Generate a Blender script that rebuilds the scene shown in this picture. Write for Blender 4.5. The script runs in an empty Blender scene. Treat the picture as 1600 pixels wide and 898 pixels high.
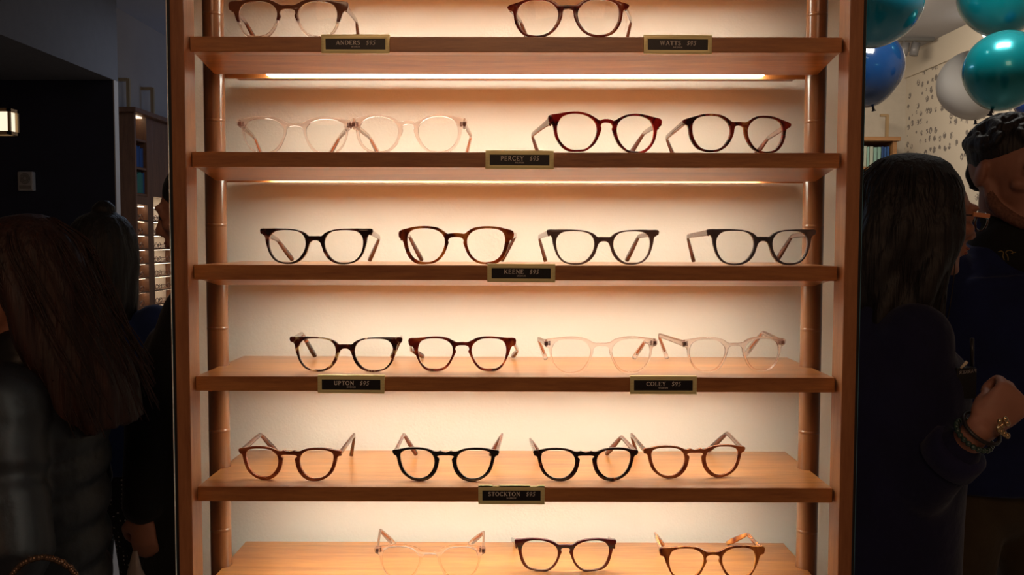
import bpy, bmesh, math, random
from mathutils import Vector, Matrix, Euler
random.seed(7)
S = bpy.context.scene
COL = S.collection
PI = math.pi
# ------------------------------------------------------------------ camera
EYE = 1.5                                  # height of the lens above the shop floor
FPX = 1380.0
PITCH, ROLL, YAW = .0522, .0021, -.0025
def _axes():
    cy, sy, ct, st, cr, sr = math.cos(YAW), math.sin(YAW), math.cos(PITCH), math.sin(PITCH), math.cos(ROLL), math.sin(ROLL)
    def xp(v): return cy*v.x - sy*v.y
    def yp(v): return sy*v.x + cy*v.y
    def zz(v): return st*yp(v) + ct*v.z
    def fw(v): return ct*yp(v) - st*v.z
    e = [Vector((1,0,0)), Vector((0,1,0)), Vector((0,0,1))]
    R = Vector([cr*xp(v) + sr*zz(v) for v in e])
    U = Vector([-sr*xp(v) + cr*zz(v) for v in e])
    F = Vector([fw(v) for v in e])
    return R, U, F
RT, UP, FW = _axes()
CAM = Vector((0, 0, EYE))
cd = bpy.data.cameras.new('camera'); cam = bpy.data.objects.new('camera', cd); COL.objects.link(cam)
cd.sensor_width = 36; cd.lens = FPX/1600*36; cd.clip_start = .01
M3 = Matrix((RT, UP, -FW)).transposed()
cam.matrix_world = Matrix.Translation(CAM) @ M3.to_4x4()
S.camera = cam
def at(px, py, Y):
    """world point on plane y=Y that the photograph shows at pixel px,py"""
    d = FW + RT*((px-800)/FPX) - UP*((py-449)/FPX)
    return CAM + d*(Y/d.y)
def px_of(p):
    v = p - CAM; z = v.dot(FW)
    return 800 + FPX*v.dot(RT)/z, 449 - FPX*v.dot(UP)/z
# ------------------------------------------------------------------ view, world, lamps
S.view_settings.view_transform = 'Standard'
try: S.view_settings.look = 'None'
except Exception: pass
S.view_settings.gamma = 1; S.view_settings.use_curve_mapping = False
S.view_settings.exposure = 0.0
W = bpy.data.worlds.new('world'); S.world = W; W.use_nodes = True
W.node_tree.nodes['Background'].inputs[0].default_value = (1, .62, .42, 1)
W.node_tree.nodes['Background'].inputs[1].default_value = .045
LED_STRENGTH = 23.0
LED_COLOR = (1, .98, .83, 1)
def area(name, loc, size, power, color, target=None, sy=None, spread=None):
    l = bpy.data.lights.new(name, 'AREA'); l.energy = power; l.color = color; l.size = size
    if sy: l.shape = 'RECTANGLE'; l.size_y = sy
    if spread: l.spread = spread
    o = bpy.data.objects.new(name, l); COL.objects.link(o); o.location = loc
    d = (Vector(target) - Vector(loc)) if target else Vector((0,0,-1))
    o.rotation_euler = d.to_track_quat('-Z','Y').to_euler()
    return o
area('ceiling_light_front', (0, -1.6, 3.0), 1.2, 13, (1,.58,.34), (0,1.1,1.5))
area('ceiling_light_right', (2.2, 6.3, 3.15), .9, 42, (1,.80,.58), (3.0,7.4,1.6))
area('ceiling_light_left', (-1.2, 5.3, 2.9), .9, 13, (.62,.76,1.0))
area('blue_glow_fill', (-1.5, 7.3, 2.6), .5, 2.0, (.22,.48,1), (-2.9,7.9,3.1))  # added lamp, imitates the blue glow of a reflected balloon
area('balloon_fill', (1.5, 2.9, 3.15), .5, 34, (1,.95,.86), (2.0,3.7,2.2))  # added lamp, brightens the balloons and gives them highlights

# ------------------------------------------------------------------ materials
def newmat(name):
    m = bpy.data.materials.new(name); m.use_nodes = True
    nt = m.node_tree; b = nt.nodes['Principled BSDF']
    return m, nt, b
def plain(name, col, rough=.6, metal=0, coat=0, noise=0, nscale=20, bump=0, bscale=60, stretch=(1,1,1), emit=None, es=0, spec=None, trans=0, sheen=0):
    m, nt, b = newmat(name)
    b.inputs['Base Color'].default_value = (*col, 1); b.inputs['Roughness'].default_value = rough
    b.inputs['Metallic'].default_value = metal; b.inputs['Coat Weight'].default_value = coat
    b.inputs['Coat Roughness'].default_value = .08
    b.inputs['Transmission Weight'].default_value = trans
    b.inputs['Sheen Weight'].default_value = sheen
    if spec is not None: b.inputs['Specular IOR Level'].default_value = spec
    if emit: b.inputs['Emission Color'].default_value = (*emit,1); b.inputs['Emission Strength'].default_value = es
    tc = nt.nodes.new('ShaderNodeTexCoord'); mp = nt.nodes.new('ShaderNodeMapping')
    nt.links.new(tc.outputs['Object'], mp.inputs[0]); mp.inputs['Scale'].default_value = stretch
    if noise:
        n = nt.nodes.new('ShaderNodeTexNoise'); n.inputs['Scale'].default_value = nscale; n.inputs['Detail'].default_value = 5
        nt.links.new(mp.outputs[0], n.inputs['Vector'])
        r = nt.nodes.new('ShaderNodeValToRGB')
        r.color_ramp.elements[0].position = .3; r.color_ramp.elements[1].position = .7
        r.color_ramp.elements[0].color = (*[c*(1-noise) for c in col],1); r.color_ramp.elements[1].color = (*[min(1,c*(1+noise)) for c in col],1)
        nt.links.new(n.outputs[0], r.inputs[0]); nt.links.new(r.outputs[0], b.inputs['Base Color'])
    if bump:
        n2 = nt.nodes.new('ShaderNodeTexNoise'); n2.inputs['Scale'].default_value = bscale; n2.inputs['Detail'].default_value = 4
        nt.links.new(mp.outputs[0], n2.inputs['Vector'])
        bp = nt.nodes.new('ShaderNodeBump'); bp.inputs['Strength'].default_value = bump; bp.inputs['Distance'].default_value = .01
        nt.links.new(n2.outputs[0], bp.inputs['Height']); nt.links.new(bp.outputs[0], b.inputs['Normal'])
    return m
def wood(name, dark, light, axis='X', rough=.42, seed=0.0, coat=.12):
    m, nt, b = newmat(name)
    tc = nt.nodes.new('ShaderNodeTexCoord'); mp = nt.nodes.new('ShaderNodeMapping')
    nt.links.new(tc.outputs['Object'], mp.inputs[0])
    sc = {'X': (1.6, 16, 16), 'Z': (16, 16, 1.6), 'Y': (16, 1.6, 16)}[axis]
    mp.inputs['Scale'].default_value = sc; mp.inputs['Location'].default_value = (seed, seed*1.7, seed*.6)
    n = nt.nodes.new('ShaderNodeTexNoise'); n.inputs['Scale'].default_value = 2.2; n.inputs['Detail'].default_value = 6; n.inputs['Distortion'].default_value = .9
    nt.links.new(mp.outputs[0], n.inputs['Vector'])
    n2 = nt.nodes.new('ShaderNodeTexNoise'); n2.inputs['Scale'].default_value = 14; n2.inputs['Detail'].default_value = 8; n2.inputs['Roughness'].default_value = .7
    nt.links.new(mp.outputs[0], n2.inputs['Vector'])
    mx = nt.nodes.new('ShaderNodeMath'); mx.operation = 'MULTIPLY_ADD'; mx.inputs[1].default_value = .45
    nt.links.new(n2.outputs[0], mx.inputs[0])
    m2 = nt.nodes.new('ShaderNodeMath'); m2.operation = 'MULTIPLY'; m2.inputs[1].default_value = .6
    nt.links.new(n.outputs[0], m2.inputs[0]); nt.links.new(m2.outputs[0], mx.inputs[2])
    r = nt.nodes.new('ShaderNodeValToRGB')
    r.color_ramp.elements[0].position = .36; r.color_ramp.elements[1].position = .68
    r.color_ramp.elements[0].color = (*dark,1); r.color_ramp.elements[1].color = (*light,1)
    nt.links.new(mx.outputs[0], r.inputs[0]); nt.links.new(r.outputs[0], b.inputs['Base Color'])
    bp = nt.nodes.new('ShaderNodeBump'); bp.inputs['Strength'].default_value = .18; bp.inputs['Distance'].default_value = .002
    nt.links.new(n2.outputs[0], bp.inputs['Height']); nt.links.new(bp.outputs[0], b.inputs['Normal'])
    b.inputs['Roughness'].default_value = rough; b.inputs['Coat Weight'].default_value = coat; b.inputs['Coat Roughness'].default_value = .3
    return m
def acetate(name, cols, scale=60, seed=0.0, soft=.12, stretch=(1,1,1), trans=.0, rough=.13, pos=None):
    """mottled cellulose acetate; cols run from the darkest to the lightest patch"""
    m, nt, b = newmat(name)
    tc = nt.nodes.new('ShaderNodeTexCoord'); mp = nt.nodes.new('ShaderNodeMapping')
    nt.links.new(tc.outputs['Object'], mp.inputs[0]); mp.inputs['Scale'].default_value = stretch; mp.inputs['Location'].default_value = (seed, seed*.37, seed*.73)
    n = nt.nodes.new('ShaderNodeTexNoise'); n.inputs['Scale'].default_value = scale; n.inputs['Detail'].default_value = 2.5; n.inputs['Distortion'].default_value = .6
    nt.links.new(mp.outputs[0], n.inputs['Vector'])
    r = nt.nodes.new('ShaderNodeValToRGB'); k = len(cols)
    while len(r.color_ramp.elements) < k: r.color_ramp.elements.new(.5)
    for i, c in enumerate(cols):
        r.color_ramp.elements[i].position = pos[i] if pos else .42 + soft*(i/(max(1,k-1)))*2 - soft*.3
        r.color_ramp.elements[i].color = (*c, 1)
    nt.links.new(n.outputs[0], r.inputs[0]); nt.links.new(r.outputs[0], b.inputs['Base Color'])
    b.inputs['Roughness'].default_value = rough; b.inputs['Coat Weight'].default_value = .5; b.inputs['Coat Roughness'].default_value = .05
    b.inputs['Transmission Weight'].default_value = trans; b.inputs['IOR'].default_value = 1.47
    return m
def gradient_z(name, stops, rough=.13, trans=0.0, clear_from=None):
    """colour changes with height on the frame itself (a two-tone laminate); stops: (height in m, colour)"""
    m, nt, b = newmat(name)
    tc = nt.nodes.new('ShaderNodeTexCoord'); sp = nt.nodes.new('ShaderNodeSeparateXYZ')
    nt.links.new(tc.outputs['Object'], sp.inputs[0])
    n = nt.nodes.new('ShaderNodeTexNoise'); n.inputs['Scale'].default_value = 90; nt.links.new(tc.outputs['Object'], n.inputs['Vector'])
    ad = nt.nodes.new('ShaderNodeMath'); ad.operation = 'MULTIPLY_ADD'; ad.inputs[1].default_value = .006; nt.links.new(n.outputs[0], ad.inputs[0]); nt.links.new(sp.outputs['Z'], ad.inputs[2])
    mr = nt.nodes.new('ShaderNodeMapRange'); mr.inputs['From Max'].default_value = .05; nt.links.new(ad.outputs[0], mr.inputs[0])
    r = nt.nodes.new('ShaderNodeValToRGB')
    while len(r.color_ramp.elements) < len(stops): r.color_ramp.elements.new(.5)
    for i, (z, c) in enumerate(stops):
        r.color_ramp.elements[i].position = min(1,(z+.003)/.05); r.color_ramp.elements[i].color = (*c,1)
    nt.links.new(mr.outputs[0], r.inputs[0]); nt.links.new(r.outputs[0], b.inputs['Base Color'])
    if clear_from is not None:
        lt = nt.nodes.new('ShaderNodeMath'); lt.operation = 'LESS_THAN'; lt.inputs[1].default_value = clear_from
        nt.links.new(ad.outputs[0], lt.inputs[0]); nt.links.new(lt.outputs[0], b.inputs['Transmission Weight'])
    b.inputs['Roughness'].default_value = rough; b.inputs['Coat Weight'].default_value = .5; b.inputs['Coat Roughness'].default_value = .05
    return m
def clear_plastic(name, tint=(1,.93,.90), share=.75, rough=.03):
    m, nt, b = newmat(name)
    b.inputs['Base Color'].default_value = (*tint,1); b.inputs['Transmission Weight'].default_value = 1; b.inputs['Roughness'].default_value = rough; b.inputs['IOR'].default_value = 1.46
    t = nt.nodes.new('ShaderNodeBsdfTransparent'); t.inputs[0].default_value = (*[min(1,c*1.0) for c in tint],1)
    mx = nt.nodes.new('ShaderNodeMixShader'); mx.inputs[0].default_value = 1-share
    nt.links.new(b.outputs[0], mx.inputs[2]); nt.links.new(t.outputs[0], mx.inputs[1])
    # inputs: fac -> transparent share
    mx.inputs[0].default_value = share
    nt.links.new(mx.outputs[0], nt.nodes['Material Output'].inputs[0])
    return m
def lens_mat(name='clear_lens'):
    m, nt, b = newmat(name); nt.nodes.remove(b)
    t = nt.nodes.new('ShaderNodeBsdfTransparent'); t.inputs[0].default_value = (.975,.975,.965,1)
    g = nt.nodes.new('ShaderNodeBsdfGlossy'); g.inputs['Roughness'].default_value = .02; g.inputs['Color'].default_value = (.9,.95,1,1)
    f = nt.nodes.new('ShaderNodeFresnel'); f.inputs[0].default_value = 1.35
    mx = nt.nodes.new('ShaderNodeMixShader'); nt.links.new(f.outputs[0], mx.inputs[0]); nt.links.new(t.outputs[0], mx.inputs[1]); nt.links.new(g.outputs[0], mx.inputs[2])
    nt.links.new(mx.outputs[0], nt.nodes['Material Output'].inputs[0])
    return m
def emission(name, col, st):
    m, nt, b = newmat(name); nt.nodes.remove(b)
    e = nt.nodes.new('ShaderNodeEmission'); e.inputs[0].default_value = col; e.inputs[1].default_value = st
    nt.links.new(e.outputs[0], nt.nodes['Material Output'].inputs[0]); return m

OAK_D, OAK_L = (.27,.078,.016), (.60,.245,.062)
M = dict(
    shelf=wood('oak_shelf', OAK_D, OAK_L, 'X', seed=1.3, rough=.38, coat=.85),
    upright=wood('oak_upright', (.24,.082,.028), (.44,.18,.068), 'Z', seed=4.1),
    post=plain('turned_post', (.24,.095,.035), .28, coat=.5, noise=.15, nscale=14, stretch=(6,6,.6)),
    wall=plain('cream_wall', (.86,.80,.70), .85, bump=.08, bscale=300),
    led=emission('led_diffuser', LED_COLOR, LED_STRENGTH),
    dark=plain('dark_channel', (.05,.02,.012), .6),
    brass=plain('brushed_brass', (1.0,.84,.42), .38, metal=.25, noise=.12, nscale=40, stretch=(2,30,30)),
    card=plain('dark_card', (.012,.010,.014), .35),
    letter=plain('pale_lettering', (.95,.88,.82), .6, emit=None),
    lens=lens_mat(), clear=clear_plastic('clear_acetate'), 
    wire=plain('copper_wire_core', (.62,.25,.12), .35, metal=.6),
    hinge=plain('dark_hinge_metal', (.30,.17,.14), .3, metal=.9),
    steel=plain('hinge_steel', (.6,.55,.5), .3, metal=1),
    glassedge=plain('blue_glass_edge', (.10,.26,.36), .1, coat=.5),
    black=plain('black_trim', (.006,.006,.008), .5),
)
# ------------------------------------------------------------------ mesh helpers
def tag(o, label=None, cat=None, group=None, kind=None):
    if label: o['label'] = label
    if cat: o['category'] = cat
    if group: o['group'] = group
    if kind: o['kind'] = kind
    return o
def thing(name, label, cat, loc=(0,0,0), rotz=0, group=None):
    o = bpy.data.objects.new(name, None); COL.objects.link(o); o.empty_display_size = .05
    o.location = loc; o.rotation_euler = (0,0,rotz); tag(o, label, cat, group); 
    return o
def wm(o):
    m = Matrix.LocRotScale(o.location, o.rotation_euler, None)
    return (wm(o.parent) @ m) if o.parent else m
def link_mesh(name, me, mat, parent=None, smooth=True):
    o = bpy.data.objects.new(name, me); COL.objects.link(o)
    if mat: me.materials.clear(); me.materials.append(mat)
    for p in me.polygons: p.use_smooth = smooth
    if parent: o.parent = parent
    return o
def obj(name, bm, mat, parent=None, smooth=False, world=False):
    """world=True: the verts are in world space and are taken into the parent's space"""
    if world and parent: bmesh.ops.transform(bm, matrix=wm(parent).inverted(), verts=bm.verts)
    elif world:
        pass
    bmesh.ops.recalc_face_normals(bm, faces=bm.faces)
    me = bpy.data.meshes.new(name); bm.to_mesh(me); bm.free()
    return link_mesh(name, me, mat, parent, smooth)
def based(name, bm, mat, smooth=False):
    """a world-space mesh as a top-level object whose origin is at its base"""
    xs = [v.co.x for v in bm.verts]; ys = [v.co.y for v in bm.verts]; zs = [v.co.z for v in bm.verts]
    c = Vector(((min(xs)+max(xs))/2, (min(ys)+max(ys))/2, min(zs)))
    bmesh.ops.translate(bm, vec=-c, verts=bm.verts)
    o = obj(name, bm, mat, None, smooth); o.location = c; return o
def bx(bm, x0, x1, y0, y1, z0, z1, bev=0):
    vs = [bm.verts.new(p) for p in ((x0,y0,z0),(x1,y0,z0),(x1,y1,z0),(x0,y1,z0),(x0,y0,z1),(x1,y0,z1),(x1,y1,z1),(x0,y1,z1))]
    fs = [bm.faces.new([vs[i] for i in f]) for f in ((0,3,2,1),(4,5,6,7),(0,1,5,4),(1,2,6,5),(2,3,7,6),(3,0,4,7))]
    if bev:
        es = list({e for f in fs for e in f.edges})
        bmesh.ops.bevel(bm, geom=es, offset=bev, segments=2, profile=.5, affect='EDGES')
    return vs
def box(*a, **k):
    bm = bmesh.new(); bx(bm, *a, **k); return bm
def extrude_x(bm, prof, x0, x1):
    """prof: closed list of (y,z)"""
    a = [bm.verts.new((x0,y,z)) for y,z in prof]; b = [bm.verts.new((x1,y,z)) for y,z in prof]
    n = len(prof); bm.faces.new(a); bm.faces.new(b[::-1])
    for i in range(n): bm.faces.new((a[i], a[(i+1)%n], b[(i+1)%n], b[i]))
def cr(pts, closed=False, n=6):
    """Catmull-Rom through points of any dimension"""
    P = [Vector(p) for p in pts]; N = len(P); out = []
    for i in range(N if closed else N-1):
        if closed: p0,p1,p2,p3 = P[i-1],P[i],P[(i+1)%N],P[(i+2)%N]
        else: p0 = P[i-1] if i else P[0]*2-P[1]; p1 = P[i]; p2 = P[i+1]; p3 = P[i+2] if i+2 < N else P[-1]*2-P[-2]
        for k in range(n):
            t = k/n
            out.append(.5*((2*p1)+(p2-p0)*t+(2*p0-5*p1+4*p2-p3)*t*t+(3*p1-p0-3*p2+p3)*t**3))
    if not closed: out.append(P[-1].copy())
    return out
def tube(bm, pts, rads, n=12, side=None, cap=True):
    """rads: number or (a,b) per point; 'side' fixes the direction of a; ends rounded"""
    P = [Vector(p) for p in pts]; N = len(P); rings = []
    if not isinstance(rads, (list,tuple)) or (len(rads) == 2 and N != 2 and not isinstance(rads[0], (tuple,list))): rads = [rads]*N
    prev = None
    for i in range(N):
        T = (P[min(i+1,N-1)] - P[max(i-1,0)]); T = T.normalized() if T.length > 1e-9 else Vector((0,0,1))
        if side is not None: A = Vector(side)
        elif prev is None: A = Vector((1,0,0)) if abs(T.x) < .9 else Vector((0,1,0))
        else: A = prev
        A = (A - T*A.dot(T)); A = A.normalized() if A.length > 1e-6 else T.orthogonal().normalized()
        prev = A; B = T.cross(A)
        r = rads[i]; a, b = r if isinstance(r, (tuple,list)) else (r, r)
        rings.append([bm.verts.new(P[i] + A*(a*math.cos(2*PI*k/n)) + B*(b*math.sin(2*PI*k/n))) for k in range(n)])
    for i in range(N-1):
        for k in range(n): bm.faces.new((rings[i][k], rings[i][(k+1)%n], rings[i+1][(k+1)%n], rings[i+1][k]))
    if cap:
        bm.faces.new(rings[0][::-1]); bm.faces.new(rings[-1])
    return rings
def limb(bm, pts, rads, n=14, side=None, sub=4, round_ends=True):
    """smooth tapered limb with rounded ends"""
    dim = []
    for p, r in zip(pts, rads):
        a, b = r if isinstance(r,(tuple,list)) else (r,r)
        dim.append((p, a, b))
    P = cr([p for p,_,_ in dim], n=sub)
    def interp(vals):
        out = []
        for i in range(len(vals)-1):
            for k in range(sub): 
                t = k/sub; t = t*t*(3-2*t); out.append(vals[i]*(1-t)+vals[i+1]*t)
        out.append(vals[-1]); return out
    A = interp([d[1] for d in dim]); B = interp([d[2] for d in dim])
    if round_ends:
        for end in (0, -1):
            p = P[end]; q = P[1] if end == 0 else P[-2]; d = (p-q).normalized(); a, b = A[end], B[end]; m = min(a,b)
            ex = []
            for t in (.35,.65,.88,.98):
                ex.append((p + d*m*t, a*math.sqrt(1-t*t), b*math.sqrt(1-t*t)))
            if end == 0:
                ex = ex[::-1]; P = [e[0] for e in ex]+P; A = [e[1] for e in ex]+A; B = [e[2] for e in ex]+B
            else: P = P+[e[0] for e in ex]; A = A+[e[1] for e in ex]; B = B+[e[2] for e in ex]
    tube(bm, P, list(zip(A,B)), n, side)
def ell(bm, c, r, rot=None, u=20, v=14):
    m = Matrix.Translation(Vector(c))
    if rot: m = m @ Euler(rot).to_matrix().to_4x4()
    m = m @ Matrix.Diagonal((*r,1))
    bmesh.ops.create_uvsphere(bm, u_segments=u, v_segments=v, radius=1, matrix=m)
def bake(o, name, mat, parent=None, smooth=True):
    bpy.context.view_layer.update()
    dg = bpy.context.evaluated_depsgraph_get()
    me = bpy.data.meshes.new_from_object(o.evaluated_get(dg)); me.name = name
    d = o.data; bpy.data.objects.remove(o)
    return link_mesh(name, me, mat, parent, smooth)
def remesh(name, bm, mat, parent, voxel=.008, smooth=4):
    me = bpy.data.meshes.new('t'); bm.to_mesh(me); bm.free()
    o = bpy.data.objects.new('t', me); COL.objects.link(o)
    r = o.modifiers.new('r','REMESH'); r.mode = 'VOXEL'; r.voxel_size = voxel
    s = o.modifiers.new('s','SMOOTH'); s.iterations = smooth; s.factor = .5
    return bake(o, name, mat, parent)
def flat_plate(name, outer, holes, half, bevel, mat, parent, bend=0.0, smooth=True):
    """outline in the x,z plane with holes, given a thickness along y, bevelled, bowed back by bend*x^2"""
    cu = bpy.data.curves.new('t','CURVE'); cu.dimensions = '2D'; cu.fill_mode = 'BOTH'; cu.extrude = half-bevel; cu.bevel_depth = bevel; cu.bevel_resolution = 2
    cu.offset = -bevel
    sgn = lambda pl: sum(p[0]*q[1]-q[0]*p[1] for p, q in zip(pl, pl[1:]+pl[:1]))
    for k, pl in enumerate([outer]+holes):
        if (sgn(pl) > 0) != (k == 0): pl = pl[::-1]
        sp = cu.splines.new('POLY'); sp.points.add(len(pl)-1); sp.use_cyclic_u = True
        for i, p in enumerate(pl): sp.points[i].co = (p[0], p[1], 0, 1)
    o = bpy.data.objects.new('t', cu); COL.objects.link(o)
    bpy.context.view_layer.update()
    me = bpy.data.meshes.new_from_object(o.evaluated_get(bpy.context.evaluated_depsgraph_get())); bpy.data.objects.remove(o)
    me.name = name
    for v in me.vertices:
        x, y, z = v.co; v.co = (x, -z + bend*x*x, y)
    bm = bmesh.new(); bm.from_mesh(me); bmesh.ops.remove_doubles(bm, verts=bm.verts, dist=1e-6); bmesh.ops.recalc_face_normals(bm, faces=bm.faces); bm.to_mesh(me); bm.free()
    o = link_mesh(name, me, mat, parent, smooth)
    try:
        o.data.set_sharp_from_angle(angle=.7)
    except Exception: pass
    return o
# ------------------------------------------------------------------ room shell
CEIL = 3.2; BACK = 8.1; LW = -2.91; RW = 3.55
greyw = plain('grey_painted_wall', (.34,.30,.27), .9, noise=.05, nscale=3)
def struct(name, bm, mat): return tag(based(name, bm, mat), kind='structure')
struct('floor', box(-6.2, RW+.1, -3.5, BACK+.1, -.1, 0), plain('pale_floor_tile', (.46,.42,.38), .35, noise=.1, nscale=4))
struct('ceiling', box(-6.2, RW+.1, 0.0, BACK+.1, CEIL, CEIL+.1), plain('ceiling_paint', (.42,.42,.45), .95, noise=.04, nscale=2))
struct('wall_back', box(LW-.1, RW+.1, BACK, BACK+.1, 0, CEIL), plain('back_wall_paint', (.50,.46,.40), .9, noise=.04))
struct('wall_left', box(LW-.1, LW, 5.1, BACK, 0, CEIL), greyw)
# dark navy wall facing the camera on the left, with the dropped soffit in front of it
SX = at(178, 125, 5.0); 
struct('wall_navy', box(-6.2, SX.x-.006, 5.0, 5.03, 0, SX.z), plain('navy_wall_paint', (.010,.012,.032), .8, noise=.15, nscale=6))
struct('trim_2', box(SX.x-.006, SX.x, 4.999, 5.05, 0, SX.z), greyw)
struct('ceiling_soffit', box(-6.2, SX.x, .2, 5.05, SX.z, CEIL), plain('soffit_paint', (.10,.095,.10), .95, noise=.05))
# patterned wallpaper on the right wall
def wallpaper():
    m, nt, b = newmat('sprig_wallpaper')
    tc = nt.nodes.new('ShaderNodeTexCoord'); mp = nt.nodes.new('ShaderNodeMapping'); nt.links.new(tc.outputs['Object'], mp.inputs[0])
    mp.inputs['Scale'].default_value = (1, 11.5, 11.5)
    v = nt.nodes.new('ShaderNodeTexVoronoi'); v.inputs['Scale'].default_value = 1; v.inputs['Randomness'].default_value = .45
    nz = nt.nodes.new('ShaderNodeTexNoise'); nz.inputs['Scale'].default_value = 3.5; nz.inputs['Detail'].default_value = 3
    nt.links.new(mp.outputs[0], nz.inputs['Vector']); nt.links.new(mp.outputs[0], v.inputs['Vector'])
    a = nt.nodes.new('ShaderNodeMath'); a.operation = 'LESS_THAN'; a.inputs[1].default_value = .34; nt.links.new(v.outputs['Distance'], a.inputs[0])
    g = nt.nodes.new('ShaderNodeMath'); g.operation = 'GREATER_THAN'; g.inputs[1].default_value = .45; nt.links.new(nz.outputs[0], g.inputs[0])
    mu = nt.nodes.new('ShaderNodeMath'); mu.operation = 'MULTIPLY'; nt.links.new(a.outputs[0], mu.inputs[0]); nt.links.new(g.outputs[0], mu.inputs[1])
    mx = nt.nodes.new('ShaderNodeMix'); mx.data_type = 'RGBA'; nt.links.new(mu.outputs[0], mx.inputs[0])
    mx.inputs[6].default_value = (.62,.57,.49,1); mx.inputs[7].default_value = (.20,.18,.17,1)
    nt.links.new(mx.outputs[2], b.inputs['Base Color']); b.inputs['Roughness'].default_value = .85
    return m
struct('wall_right', box(RW, RW+.1, 1.5, BACK, 0, 2.98), wallpaper())
struct('trim_1', box(RW-.02, RW+.1, 1.5, BACK, 2.98, CEIL), plain('frieze_paint', (.60,.55,.47), .9))
# ------------------------------------------------------------------ the lit display wall
FY = 1.12; DEPTH = .199; BY = 1.339; HWID = .409; TH = .019
ZT = [.3985, .2555, .1120, -.0305, -.1729, -.3157, -.4560]       # shelf tops relative to the eye
ZT = [z+EYE for z in ZT]
struct('wall_display', box(-.522, .522, BY, BY+.05, .1, 2.3), M['wall'])
unit = thing('display_shelving', 'oak display shelving with lit shelves of eyeglasses between two uprights', 'shelving', (0, FY, 0))
POSTX, POSTY, POSTR = .4120, 1.2225, .0142
for s in (-1, 1):
    # square oak stile with an eased inner edge
    bm = bmesh.new(); of = 0 if s > 0 else .0040; x0, x1 = ((.4110-of)*s, (.4285-of)*s)
    bx(bm, min(x0,x1), max(x0,x1), 1.1005, 1.1365, 0.0, 2.3, bev=.0012)
    obj('upright', bm, M['upright'], unit, world=True)
    bm = bmesh.new()
    tube(bm, [(POSTX*s, POSTY, 0), (POSTX*s, POSTY, 2.3)], [POSTR, POSTR], 40)
    p = obj('post', bm, M['post'], unit, smooth=True, world=True)
    try: p.data.set_sharp_from_angle(angle=.6)
    except Exception: pass
    bm = bmesh.new()
    for z in ZT:
        for dz in (.052,):
            ring = [(POSTX*s + (POSTR+.0002)*math.cos(0)*0, POSTY, z+dz-.0025), (POSTX*s, POSTY, z+dz), (POSTX*s, POSTY, z+dz+.0025)]
            tube(bm, ring, [POSTR*1.0, POSTR*1.012, POSTR*1.0], 32)
    obj('adjusting_ring', bm, M['post'], unit, smooth=True, world=True)['kind'] = 'stuff'
    bm = bmesh.new(); xa, xb = (.4285-of)*s, (.4335-of)*s
    bx(bm, min(xa,xb), max(xa,xb), 1.106, 1.134, 0, 2.3)
    obj('dark_edge_strip', bm, M['black'], unit, world=True)
    bm = bmesh.new(); xa, xb = (.4335-of)*s, (.4350-of)*s
    bx(bm, min(xa,xb), max(xa,xb), 1.108, 1.120, 0, 2.3)
    obj('glass_edge', bm, M['glassedge'], unit, world=True)['label'] = 'thin bluish glass edge beside the upright'
def shelf(z):
    prof = [(FY+.0008,z), (FY,z-.0008), (FY,z-TH+.0008), (FY+.0008,z-TH), (FY+.019,z-TH), (1.208,z-.0300), (1.2105,z-.0300), (1.2105,z-.0240), (1.239,z-.0240), (1.239,z-.0303), (1.242,z-.0303), (1.241,z-TH), (FY+DEPTH,z-TH), (FY+DEPTH,z)]
    bm = bmesh.new(); extrude_x(bm, prof, -HWID+.0025, HWID); bmesh.ops.recalc_face_normals(bm, faces=bm.faces)
    me = bpy.data.meshes.new('t'); bm.to_mesh(me); bm.free(); o = bpy.data.objects.new('t', me); COL.objects.link(o)
    bm = bmesh.new()
    for s in (-1,1): tube(bm, [(POSTX*s, POSTY, z-.08), (POSTX*s, POSTY, z+.05)], [POSTR+.0008]*2, 40)
    bmesh.ops.recalc_face_normals(bm, faces=bm.faces)
    cm = bpy.data.meshes.new('c'); bm.to_mesh(cm); bm.free(); c = bpy.data.objects.new('c', cm); COL.objects.link(c)
    md = o.modifiers.new('b','BOOLEAN'); md.operation = 'DIFFERENCE'; md.object = c; md.solver = 'EXACT'
    for v in me.vertices: v.co -= Vector((0,FY,0))
    for v in cm.vertices: v.co -= Vector((0,FY,0))
    s_ = bake(o, 'shelf', M['shelf'], unit, smooth=False); bpy.data.objects.remove(c)
    # diffuser of the strip light, recessed in the channel, a hair proud of its floor
    bm = bmesh.new(); zz = z-.0242
    prof2 = [(1.211,zz), (1.2385,zz), (1.2385,z-.0272), (1.211,z-.0262)]
    extrude_x(bm, prof2, -.342, .3435)
    bmesh.ops.translate(bm, vec=(0,-FY,0), verts=bm.verts)
    l = obj('led_strip', bm, M['led'], s_)
    return s_
for z in ZT: shelf(z)
# ------------------------------------------------------------------ lettering (own serif strokes)
def seg(bm, x0, z0, x1, z1, t, y=0):
    d = Vector((x1-x0, z1-z0)); L = d.length
    if L < 1e-9: return
    n = Vector((-d.y, d.x))/L*t/2
    vs = [bm.verts.new((a+n.x*s, y, b+n.y*s)) for a,b,s in ((x0,z0,1),(x0,z0,-1),(x1,z1,-1),(x1,z1,1))]
    bm.faces.new(vs)
def arc(bm, cx, cz, rx, rz, a0, a1, tn, tk, n=12):
    """stress follows a roman letter: thick where the stroke runs upright"""
    pts = []
    for i in range(n+1):
        a = math.radians(a0+(a1-a0)*i/n); t = tn+(tk-tn)*abs(math.cos(a))
        pts.append((math.cos(a), math.sin(a), t))
    for i in range(n):
        q = []
        for c,s,t in (pts[i], pts[i+1]):
            q += [(cx+(rx-t/2)*c, cz+(rz-t/2)*s), (cx+(rx+t/2)*c, cz+(rz+t/2)*s)]
        bm.faces.new([bm.verts.new((p[0],0,p[1])) for p in (q[0],q[1],q[3],q[2])])
TK, TN = .17, .085
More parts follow.
